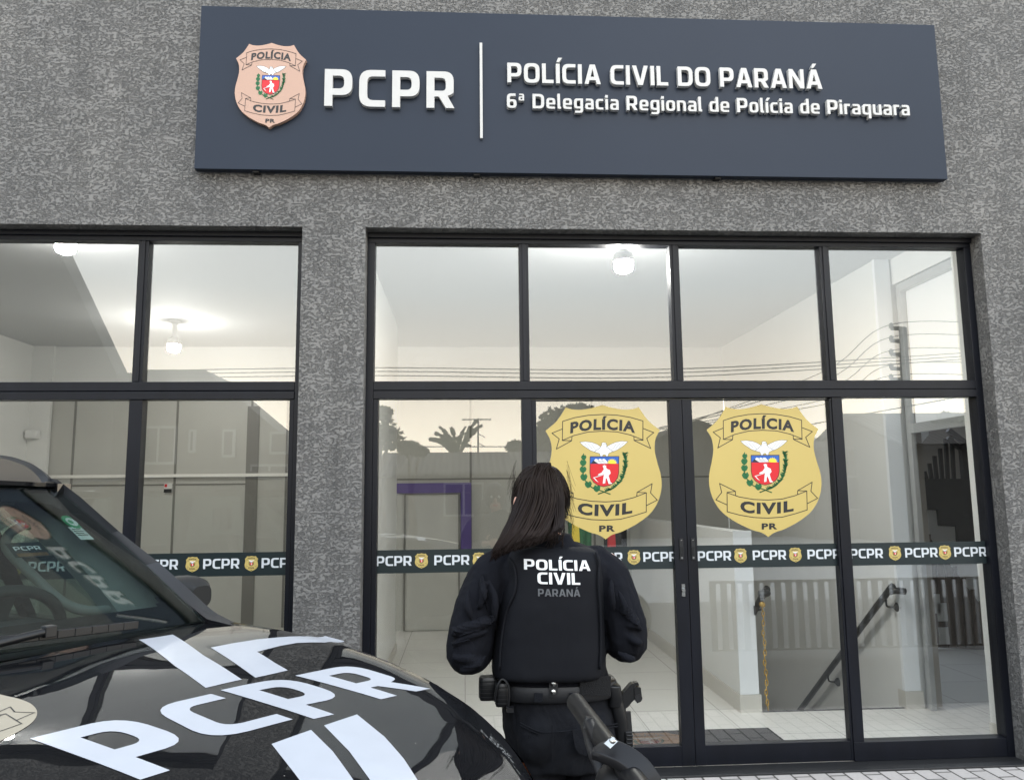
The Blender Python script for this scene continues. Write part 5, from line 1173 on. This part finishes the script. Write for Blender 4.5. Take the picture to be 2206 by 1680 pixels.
# pistol in the holster: grip pointing up and back
gun = thing('pistol', 'black pistol grip standing out of the holster on the right hip of the officer', 'pistol', tuple(pp(1340, 1490, -.04)))
gm = MB()
def gp2(pts, d0, d1, m_=0): gm.prism([[(p[0], p[1]) for p in pts]], m_, lambda x, y, d: tuple(pp(x, y, d0+d)), d1-d0)
gp2([(1325, 1494), (1349, 1466), (1354, 1462), (1360, 1463), (1362, 1492), (1352, 1502), (1346, 1510), (1338, 1516), (1326, 1512)], -.062, -.032)
gp2([(1357, 1469), (1371, 1470), (1373, 1488), (1370, 1500), (1363, 1503), (1359, 1494)], -.066, -.028); gp2([(1358, 1461), (1366, 1460), (1369, 1467), (1358, 1467)], -.058, -.036)
gm.build('grip', 'gear_black', gun, bevel=.003); MB().loft([ring(pp(1329, 1503, -.047), .018, .016), ring(pp(1333, 1540, -.047), .016, .015)]).build('slide', 'black_metal', gun, smooth=40)
MB().lathe([(.012, 0), (.012, .002)], pp(1366, 1492, -.0665), (0, -1, 0), 16).build('magazine_base', 'belt_black', gun)

# hair: a smooth mass under several hundred strands drawn up to a high tie and falling to the left
hm = MB()
HC = pp(1165, 1078, .02)
hm.ell(HC, (.093, .105, .123), n=28, k=16)
hb_ = hm.build('hair', 'hair_dark', off, smooth=True)
st_ = MB(); rr = random.Random(11)
tie = pp(1167, 1006, -.075)
def hsurf(x, y, lift=0):                                     # point on the hair ellipsoid, camera side, under pixel
    d = ray(x, y); o_ = Vector(CAMP)-HC; R_ = (.093+lift, .105+lift, .123+lift); D_ = Vector(d)
    a_ = sum((D_[i]/R_[i])**2 for i in range(3)); b_ = 2*sum(D_[i]*o_[i]/R_[i]**2 for i in range(3)); c_ = sum((o_[i]/R_[i])**2 for i in range(3))-1
    q = b_*b_-4*a_*c_; t = (-b_-math.sqrt(q))/(2*a_) if q > 0 else -b_/(2*a_); return Vector(CAMP)+D_*t
for i in range(230):                                         # drawn-up strands round the head
    a = rad(rr.uniform(-215, 35)); ex_ = 1165+64*math.cos(a)*(1 if True else 1); ey_ = 1078-80*math.sin(a)
    if -150 < math.degrees(a) < -30 and rr.random() < .3: continue
    P_ = []
    for t in np.linspace(0, 1, 9):
        th = math.pi/2+(a-math.pi/2)*1.0
        x = 1165+(ex_-1165)*(t**.75); y = 1004+(ey_-1004)*t-14*math.sin(math.pi*t)*abs(math.cos(a)); P_.append(hsurf(x, y, .002+.004*rr.random()*math.sin(math.pi*t)))
    st_.tube(P_, [.0022]*8+[.0008], n=5)
tails = []
def tail(s, l, r):
    wob = rr.uniform(-3, 3)
    mid = (1110+103*s+wob, 1085+rr.uniform(-12, 12)); e_ = (1056+112*s**1.35+rr.uniform(-6, 6), 1196-42*s+rr.uniform(-10, 8)) if s < .88 else (1172+22*(s-.88)/.12+rr.uniform(-5, 3), 1158-18*(s-.88)/.12+rr.uniform(-8, 6))
    q1 = (1128+72*s+wob, 1030); q3 = (mid[0]*.45+e_[0]*.55+6*(1-s)*0, 1140-10*s)
    return [Vector(tie)+Vector((rr.uniform(-.02, .02), -.01-l*.4, rr.uniform(-.005, .012))), hsurf(*q1, .012+l), hsurf(*mid, .016+l), pp(q3[0], q3[1], -.135-l*.6), pp(e_[0], e_[1], -.155-l*.4)]
for i in range(520):
    s = rr.random(); l = rr.uniform(0, .018)*(1-abs(2*s-1)**3); P_ = spline(tail(s, l, 0), 6)
    k_ = rr.uniform(.0014, .0030); st_.tube(P_, [k_]*(len(P_)-4)+[k_*.8, k_*.6, k_*.4, k_*.15], n=5)
for i in range(70):                                          # fly-aways along the outline
    s = rr.choice([0, 1]); y0 = rr.uniform(1020, 1150); x0 = 1103+rr.uniform(-1, 4) if s == 0 else 1227-rr.uniform(-1, 4); dx = (-1 if s == 0 else 1)*rr.uniform(2, 13)
    P_ = spline([pp(x0-dx*.6, y0-30, 0), pp(x0+dx*.3, y0, -.01), pp(x0+dx, y0+rr.uniform(14, 38), -.02)], 5); st_.tube(P_, .00035, n=4)
for i in range(26):                                          # loose ends on the nape
    x0 = rr.uniform(1180, 1214); P_ = spline([pp(x0, 1130, -.07), pp(x0+rr.uniform(-6, 4), 1150, -.085), pp(x0+rr.uniform(-14, 4), 1168+rr.uniform(-6, 12), -.09)], 5); st_.tube(P_, .0009, n=4)
st_.build('hair_strands', 'hair_dark', hb_, smooth=True)
bc = MB(); rowsb = []                                        # core of the pony tail so that no light shows through
for t in np.linspace(0, 1, 12):
    L0, R0 = [spline(q, 11) for q in ([tie, hsurf(1130, 1030, .006), hsurf(1112, 1085, .008), pp(1088, 1140, -.12), pp(1066, 1184, -.14)], [tie, hsurf(1198, 1030, .006), hsurf(1216, 1085, .008), pp(1200, 1140, -.12), pp(1140, 1172, -.14)])]
    rowsb.append((Vector(L0[int(t*44)]), Vector(R0[int(t*44)])))
bc.loft([[a, a*.75+b*.25+Vector((0, -.010, 0)), a*.5+b*.5+Vector((0, -.014, 0)), a*.25+b*.75+Vector((0, -.010, 0)), b, b+Vector((0, .02, 0)), a*.5+b*.5+Vector((0, .03, 0)), a+Vector((0, .02, 0))] for a, b in rowsb])
bc.build('ponytail', 'hair_dark', hb_, smooth=True)
ea = MB(); ea.ell(pp(1111, 1086, -.03), (.010, .016, .026)); ea.build('ear', 'skin', off, smooth=True)
for s in (-1, 1): MB().loft([ring(HD+Vector((s*.03, .088, .024)), .018, .004, 12), ring(HD+Vector((s*.03, .088, .030)), .017, .004, 12)]).build('eyebrow', 'hair_dark', off)
MB().ell(HD+Vector((0, .088, -.066)), (.022, .008, .007), n=12, k=8).build('mouth', 'em_red', off, smooth=True)

# ------------------------------------------------------------------ motorcycle at the lower edge of the view
mat('moto_black', (0.006, 0.006, 0.007), 0.45, spec=.22); mat('rubber', (0.010, 0.010, 0.0115), .5, spec=.3)
mc = thing('motorcycle', 'black motorcycle, only its handlebar grip and curved hand guard showing at the bottom', 'motorcycle', (.9, -3.3, 0))
def at(x, y, t): return Vector(CAMP)+Vector(ray(x, y))*t
hbm = MB(); A, B = at(1240, 1512, 1.60), at(1335, 1640, 1.22); hbm.tube([A+(A-B).normalized()*.018, A+(A-B).normalized()*.016, A, B, B+(B-A)*.4], [.005, .014, .0185, .0175, .0175], n=20)
hbm.build('handlebar_grip', 'moto_black', mc, smooth=50)
MB().tube([at(1272, 1558, 1.40), at(1290, 1600, 1.33), at(1322, 1655, 1.24), at(1345, 1700, 1.2)], [.012, .009, .009, .01], n=12).lathe([(.008, -.010), (.008, .010)], at(1267, 1556, 1.40), (.3, .2, 1), 12, 1).build('brake_lever', ['rubber', 'gear_black'], mc, smooth=45)
MB().tube([at(1256, 1540, 1.50), at(1278, 1620, 1.33), at(1308, 1690, 1.22)], .010, n=12).build('brake_hose', 'rubber', mc, smooth=True)
hg = MB(); cen = spline([at(1284, 1612, 1.20), at(1310, 1617, 1.18), at(1345, 1632, 1.165), at(1378, 1658, 1.15), at(1398, 1690, 1.14), at(1405, 1740, 1.13)], 8); rows = []
for i, p in enumerate(cen):
    p = Vector(p); d = (Vector(cen[min(i+1, len(cen)-1)])-Vector(cen[max(0, i-1)])).normalized(); n_ = Vector((.1, -.55, .83)); sdv = d.cross(n_).normalized(); w_ = .021*min(1, .45+i/7); th = .009
    rows.append([p+sdv*w_*.85+n_*th, p-sdv*w_*.85+n_*th, p-sdv*w_+n_*.003, p-sdv*w_*.9-n_*th, p+sdv*w_*.9-n_*th, p+sdv*w_+n_*.003])
hg.loft(rows); hgo = hg.build('hand_guard', 'rubber', mc, smooth=50, bevel=.002)
c = at(1313, 1610, 1.165); bt = MB(); n_ = Vector((.1, -.55, .83)).normalized(); M_ = n_.to_track_quat('Z', 'Y').to_matrix().to_4x4(); M_ = Matrix.Translation(c+n_*.010) @ M_ @ Matrix.Rotation(rad(35), 4, 'Z')
bt.box((-.010, -.0065, 0), (.010, .0065, .0025), 0, M_); bt.lathe([(.005, .0025), (.005, .005), (.003, .006)], c+n_*.010+M_.to_3x3() @ Vector((.004, 0, 0)), n_, 16); bt.build('clamp_bolt', 'chrome', hgo, bevel=.0015)
MB().ell(at(1352, 1690, 1.2), (.05, .05, .040), n=24).build('mirror_dome', 'moto_black', mc, smooth=True)
fw_ = MB()
for x in (.50, 1.62):
    q = MB(); q.lathe([(.20, -.04), (.26, -.045), (.285, -.02), (.285, .02), (.26, .045), (.20, .04)], (x, -3.32, .285), (0, 1, 0), 32); wh = q.build('wheel', 'tyre', mc, smooth=40)
    sp = MB(); sp.lathe([(.205, -.03), (.195, 0), (.205, .03)], (x, -3.32, .285), (0, 1, 0), 32); [sp.bar((x, -3.32, .285), (x+.2*math.cos(a), -3.32, .285+.2*math.sin(a)), .02, .02) for a in [2*math.pi*i/6 for i in range(6)]]; sp.build('rim', 'grey_metal', wh)
fk = MB(); [fk.tube([(.50, y, .285), (.42, y, .72), (.37, y, .98)], .022, n=10) for y in (-3.24, -3.40)]; fk.tube([(.36, -3.02, 1.0), (.37, -3.2, .99), (.37, -3.44, .99), (.36, -3.62, 1.0)], .014, n=10); fk.build('fork', 'grey_metal', mc, smooth=True)
MB().ell((.86, -3.32, .80), (.26, .13, .12)).build('tank', 'moto_black', mc, smooth=True); MB().loft([ring((1.3, -3.32, z), .32, w_) for z, w_ in ((.74, .10), (.80, .12), (.84, .10))]).build('seat', 'rubber', mc, smooth=40)
fr_ = MB(); [fr_.tube([(.42, -3.32, .85), (.75, -3.32, .35), (1.1, -3.32, .32), (1.62, -3.32, .285)], .025, n=8)]; fr_.tube([(.45, -3.32, .85), (1.1, -3.32, .66), (1.7, -3.32, .72)], .025, n=8); fr_.ell((.92, -3.32, .45), (.16, .12, .14)); fr_.tube([(1.0, -3.20, .3), (1.7, -3.18, .38)], .04, n=12); fr_.build('frame', 'black_metal', mc, smooth=True)
# ------------------------------------------------------------------ across the street: what the glass mirrors
mat('house_grey', (0.15, 0.145, 0.135), .85, var=(1.5, .1)); mat('house_dark', (0.06, 0.057, 0.053), .9, var=(1.5, .15)); mat('house_beige', (0.16, 0.145, 0.125), .85, var=(1.5, .1))
mat('window_white', (0.38, 0.38, 0.37), .5); mat('window_dark', (0.03, 0.035, 0.04), .15); mat('pole_concrete', (0.30, 0.285, 0.26), .9, var=(8, .15)); mat('wire', (0.03, 0.03, 0.03), .7)
mat('leaf', (0.035, 0.055, 0.018), .7, var=(8, .5)); mat('bark', (0.07, 0.05, 0.035), .9); mat('fence_bar', (0.36, 0.35, 0.33), .6)
def roof_mat():
    m = mat('roof_tile', (0.06, 0.05, 0.042), .85); n, k, b = nd(m); tc = n.new('ShaderNodeTexCoord'); wv = n.new('ShaderNodeTexWave'); wv.inputs['Scale'].default_value = 1.6; wv.bands_direction = 'X'; k.new(tc.outputs['Object'], wv.inputs[0])
    bp = n.new('ShaderNodeBump'); bp.inputs['Distance'].default_value = .05; k.new(wv.outputs['Fac'], bp.inputs['Height']); k.new(bp.outputs[0], b.inputs['Normal'])
roof_mat()
def house(name, label, x0, x1, y0, y1, ze, zr, wall, wins=(), gable=False):
    t = thing(name, label, 'house', ((x0+x1)/2, y0, 0)); MB().box((x0, y1, -.1), (x1, y0, ze)).build('wall', wall, t)
    r = MB(); e = .35; ym = (y0+y1)/2; xm = (x0+x1)/2
    if gable: P_ = [[(x0-e, y, ze-.1) for y in (y0+e, y1-e)], [(xm, y, zr) for y in (y0+e, y1-e)], [(x1+e, y, ze-.1) for y in (y0+e, y1-e)]]; r.add([(x0, y0-.01, ze), (x1, y0-.01, ze), (xm, y0-.01, zr-.1)], [(0, 1, 2)])
    else: P_ = [[(x0-e, y, z) for y, z in ((y0+e, ze-.1), (ym, zr), (y1-e, ze-.1))], [(x1+e, y, z) for y, z in ((y0+e, ze-.1), (ym, zr), (y1-e, ze-.1))]]; [r.add([(x, y0, ze), (x, y1, ze), (x, ym, zr-.1)], [(0, 1, 2)]) for x in (x0, x1)]
    r.grid(P_); r.grid([[(p[0], p[1], p[2]-.09) for p in q] for q in P_]); r.build('roof', 'roof_tile', t)
    for (xa, xb, za, zb) in wins:
        f = MB(); y = y0; f.box((xa, y, za), (xb, y+.08, zb)); w_ = f.build('window', 'window_white', t); q = MB(); n_ = max(1, round((xb-xa)/.55))
        for i in range(n_): a = xa+.06+(xb-xa-.06)*i/n_; q.box((a, y+.06, za+.06), (a+(xb-xa-.06)/n_-.06, y+.085, zb-.06))
        q.build('pane', 'window_dark', w_)
    return t
L1 = 19.0
a, b = mir(862, 975, L1+2.5), mir(1200, 975, L1+2.5); ez = mir(1000, 1013, L1)[2]
house('house', 'low grey house with corrugated roof, mirrored in the left pane of the glass front', a[0]-.2, b[0]+1.6, GY-L1, GY-L1-5, ez, a[2], 'house_grey', [(a[0]+1.5, a[0]+2.7, .9, 1.9)])
a, b, c = mir(1440, 912, 22), mir(1540, 940, 22), mir(1250, 960, 22); house('house', 'dark house with a pointed tiled roof across the street, mirrored between the door badges', c[0]+1.2, b[0]+2.2, GY-22, GY-29, c[2]-.3, a[2]+.1, 'house_dark', gable=True)
a, b = mir(1745, 943, 20), mir(1960, 943, 20); house('house', 'beige house with a low roof across the street, mirrored right of the door badges', a[0], b[0], GY-20, GY-26, a[2]-.3, a[2]+.2, 'house_beige', [(a[0]+.6, a[0]+1.6, .9, 2.0)])
a, b = mir(1950, 935, 17), mir(2280, 880, 17); house('house', 'wide house with an uneven roof across the street, mirrored in the rightmost pane', a[0], b[0], GY-17, GY-23, a[2]-.2, a[2]+.9, 'house_dark')
# tall building to the left; its eaves run away from the street
bt = thing('apartment_house', 'tall grey building with a steep roof edge, mirrored in the side window behind the car', 'building', (-11, -20, 0))
q = [mir(x, y, 20) for x, y in ((-420, 250), (-9, 250), (115, 515), (250, 803))]
MB().prism([[(q[0][0], -.1), (q[0][0], q[0][2]), (q[1][0], q[1][2]), (q[2][0], q[2][2]), (q[3][0], q[3][2]), (q[3][0]+.02, -.1)]], 0, lambda x, z, d: (x, GY-20-d, z), 1.0).build('wall', 'house_grey', bt)
a, b, c = mir(250, 803, 22), mir(440, 796, 22), mir(478, 823, 22)
MB().prism([[(a[0]-2, -.1), (a[0]-2, a[2]), (a[0]+.6, a[2]), (a[0]+.62, b[2]), (b[0], b[2]), (c[0]+2.2, c[2]-1.9), (c[0]+2.2, -.1)]], 0, lambda x, z, d: (x, GY-22-d, z), 2.9).build('rear_wing', 'house_beige', bt)
for (xa, xb, ya, yb) in ((305, 378, 918, 1000), (408, 420, 925, 975), (480, 505, 925, 985), (582, 622, 930, 978), (540, 622, 1000, 1040)):
    q, r_ = mir(xa, ya, 21.9), mir(xb, yb, 21.9); f = MB().box((q[0], GY-21.98, r_[2]), (r_[0], GY-21.85, q[2])).build('window', 'window_white', bt); k_ = MB(); n_ = max(1, round((r_[0]-q[0])/.6))
    for i in range(n_): e = q[0]+.07+(r_[0]-q[0]-.07)*i/n_; k_.box((e, GY-21.9, r_[2]+.08), (e+(r_[0]-q[0]-.07)/n_-.07, GY-21.84, q[2]-.08))
    k_.build('pane', 'window_dark', f)
def tree(name, label, base, crowns, n, ls, group='trees across the street', seed=1, hgt=None):
    rr = random.Random(seed); t = thing(name, label, 'tree', tuple(base), group=group); top = max(c[2] for c, r in crowns); tk = MB(); b = Vector(base)
    hub = Vector((b.x, b.y, b.z+(top-b.z)*.55)); tk.tube([b, b*.5+hub*.5+Vector((.08, 0, 0)), hub], [.16, .12, .09], n=10)
    for c, r in crowns: tk.tube([hub, hub*.4+Vector(c)*.6, Vector(c)], [.07, .045, .02], n=7)
    tk.build('trunk', 'bark', t, smooth=True); cr = MB()
    for i in range(n):
        c, r = crowns[rr.randrange(len(crowns))]; d = Vector((rr.gauss(0, 1), rr.gauss(0, 1), rr.gauss(0, 1))).normalized()*rr.random()**.45
        p = Vector(c)+Vector((d.x*r[0], d.y*r[1], d.z*r[2])); u = Vector((rr.gauss(0, 1), rr.gauss(0, 1), rr.gauss(0, 1))).normalized(); v = u.orthogonal().normalized()*ls*rr.uniform(.35, .6); u = u*ls*rr.uniform(.7, 1.3)
        cr.add([p-u, p+v, p+u, p-v], [(0, 1, 2, 3)])
    cr.build('crown', 'leaf', t, recalc=False); return t
def cl(x, y, L_, rx, rz): p = mir(x, y, L_); k_ = (L_+4.7)/FPX; return (tuple(p), (rx*k_, rx*k_*.8, rz*k_))
def tr_(label, L_, x, cs, n, ls, seed):
    p = mir(x, 1000, L_); return tree('tree', label, (p[0], p[1], -.1), [cl(a, b, L_, c, d) for a, b, c, d in cs], n, ls, seed=seed)
tr_('round dense tree mirrored over the left door badge', 27, 1215, [(1215, 925, 62, 52), (1250, 900, 45, 30), (1180, 955, 35, 40)], 4200, .16, 2)
tr_('light airy tree mirrored at the left edge of the glass front', 15, 815, [(812, 915, 38, 32), (840, 945, 30, 26), (825, 890, 22, 14)], 900, .09, 3)
tr_('low dark shrub mirrored beside the corrugated roof', 18, 885, [(880, 965, 26, 14), (905, 972, 16, 8)], 900, .12, 4)
tr_('feathery palm mirrored left of the utility pole', 24, 1838, [(1838, 945, 22, 20), (1828, 930, 15, 14)], 700, .2, 5)
tr_('bushes mirrored over the roof in the rightmost pane', 19, 2060, [(2010, 920, 30, 10), (2060, 905, 35, 12), (2100, 895, 20, 8), (2035, 897, 12, 8)], 1200, .12, 6)
tr_('far dark tree mirrored behind the pointed roof', 30, 1130, [(1110, 962, 18, 10)], 400, .2, 7)
# banana plant
bp0 = mir(985, 990, 25); bn = thing('banana_plant', 'banana plant with torn upright leaves mirrored over the corrugated roof', 'plant', (bp0[0], bp0[1], -.1)); b0 = Vector(bp0)
MB().tube([(b0.x, b0.y, -.1), b0], [.16, .10], n=10).build('stem', 'bark', bn, smooth=True); rr = random.Random(4)
for dx, dy, w_ in ((-38, 38, 9), (-22, 35, 8), (5, 30, 9), (36, 62, 8), (30, 40, 7), (-30, 20, 7), (14, 48, 6), (22, 12, 6), (-48, 26, 9), (-10, 46, 8), (42, 50, 9), (-30, 48, 7)):
    k2 = 30/FPX; e = b0+Vector((dx*k2*1.25, rr.uniform(-.3, .3), dy*k2*1.15+.25)); mid = b0*.5+e*.5+Vector((0, 0, .25)); P_ = spline([b0, mid, e], 10); m_ = MB()
    for i in range(3, len(P_)-1):
        p, q = Vector(P_[i]), Vector(P_[i+1]); d = (q-p).normalized(); s_ = d.cross(Vector((0, 1, 0))).normalized()*w_*k2*.72*math.sin(math.pi*(i-1)/(len(P_)))*rr.uniform(.45, 1.1); m_.add([p+s_-d*.06, p+d*.02, q, p+s_+d*.08], [(0, 1, 2, 3)]); m_.add([p-s_-d*.06, p+d*.02, q, p-s_+d*.08], [(0, 1, 2, 3)])
    m_.tube(P_, .02, n=5); m_.build('leaf', 'leaf', bn, recalc=False)
an = thing('antenna', 'thin television antenna on a mast mirrored beside the banana plant', 'antenna', tuple(mir(1030, 975, 21))); a, b = mir(1030, 985, 21), mir(1030, 905, 21); m_ = MB(); m_.tube([a, b], .03, n=8); m_.build('mast', 'wire', an)
m_ = MB(); k_ = 25.7/FPX; m_.tube([b+np.array([-35*k_, 0, .02]), b+np.array([28*k_, 0, .02])], .018, n=6); [m_.tube([b+np.array([x*k_, -.35, .02]), b+np.array([x*k_, .35, .02])], .012, n=6) for x in (-30, -20, -8, 6, 18, 26)]; [m_.tube([b+np.array([0, 0, z]), b+np.array([.22, 0, z-.12])], .015, n=6) for z in (-.45, -.75)]; m_.build('boom', 'wire', an)
# utility pole with its cross arms and the wires along the street
LP_ = 15.0; t0, t1 = mir(1945, 706, LP_), mir(1956, 940, LP_); up_ = thing('utility_pole', 'concrete utility pole with short cross arms mirrored in the rightmost panes', 'utility pole', (t1[0], t1[1], -.1))
k_ = (LP_+4.7)/FPX; MB().tube([(t1[0]+.05, t1[1], -.1), tuple(t1), tuple(t0)], [.17, .14, .095], n=12).build('pole', 'pole_concrete', up_, smooth=True)
m_ = MB(); ends = []
for y in (708, 735, 764, 795, 818):
    q = mir(1948, y, LP_); r_ = mir(1920, y-1, LP_); m_.bar(q, r_, .09, .09); m_.lathe([(.05, 0), (.06, .08), (.03, .14)], r_, (0, 0, 1), 10); ends.append(r_)
m_.build('cross_arm', 'pole_concrete', up_)
def wire(label, pts, r=.012):
    tag(MB().tube(spline(pts, 8), r, n=5).build('overhead_wire', 'wire', smooth=True), label, 'wire', 'overhead wires along the street')
for i, (ya, yb, yc) in enumerate(((792, 795, 757), (800, 803, 764), (809, 812, 770))): wire('overhead wire crossing the sky mirrored in the upper panes of the doors', [mir(330, ya+6, 14), mir(800, ya, 14), mir(1450, yb, 14), mir(2130, yc, 14)])
for i, e in enumerate(ends): wire('overhead wire running from a cross arm of the mirrored pole', [mir(1500-40*i, 905+8*i, 16), mir(1780, 830+(0 if i > 3 else -18*(3-i))*.6+10*i, 15.5), tuple(e+np.array([0, 0, .1])), mir(2180, 700+28*i, 14.5)], .011)
wire('overhead wire sloping across the rightmost mirrored pane', [mir(1500, 962, 12), mir(1810, 902, 12), mir(2060, 856, 12), mir(2180, 830, 12)], .014); wire('overhead wire over the mirrored corrugated roof', [mir(700, 962, 16), mir(1000, 962, 16), mir(1130, 962, 16)], .014)
tag(MB().box((-7.5, -19.35, -.1), (mir(862, 975, L1+2.5)[0]-.25, -19.15, 2.3)).build('garden_wall', 'house_grey'), 'plain garden wall between two houses across the street, mirrored at the left edge of the doors', 'wall')
# slatted gate beside the camera, mirrored low in the doors
Lf = 2.75; a, b = mir(1530, 1300, Lf), mir(2200, 1300, Lf); fz = mir(1800, 1246, Lf)[2]; fn = thing('fence', 'row of thin upright bars mirrored low in the right door and pane', 'fence', ((a[0]+b[0])/2, GY-Lf, 0))
rails = MB(); rails.box((a[0], GY-Lf-.02, fz-.025), (b[0]+.6, GY-Lf+.02, fz)); rails.box((a[0], GY-Lf-.02, .08), (b[0]+.6, GY-Lf+.02, .10)); rails.build('rail', 'fence_bar', fn)
x = a[0]; first = None
while x < b[0]+.6:
    if first is None: first = MB().box((x, GY-Lf-.015, .101), (x+.055, GY-Lf+.015, fz-.026)).build('bar', 'fence_bar', fn); fx = x
    else: c = first.copy(); COL.objects.link(c); c.location.x = x-fx
    x += .105
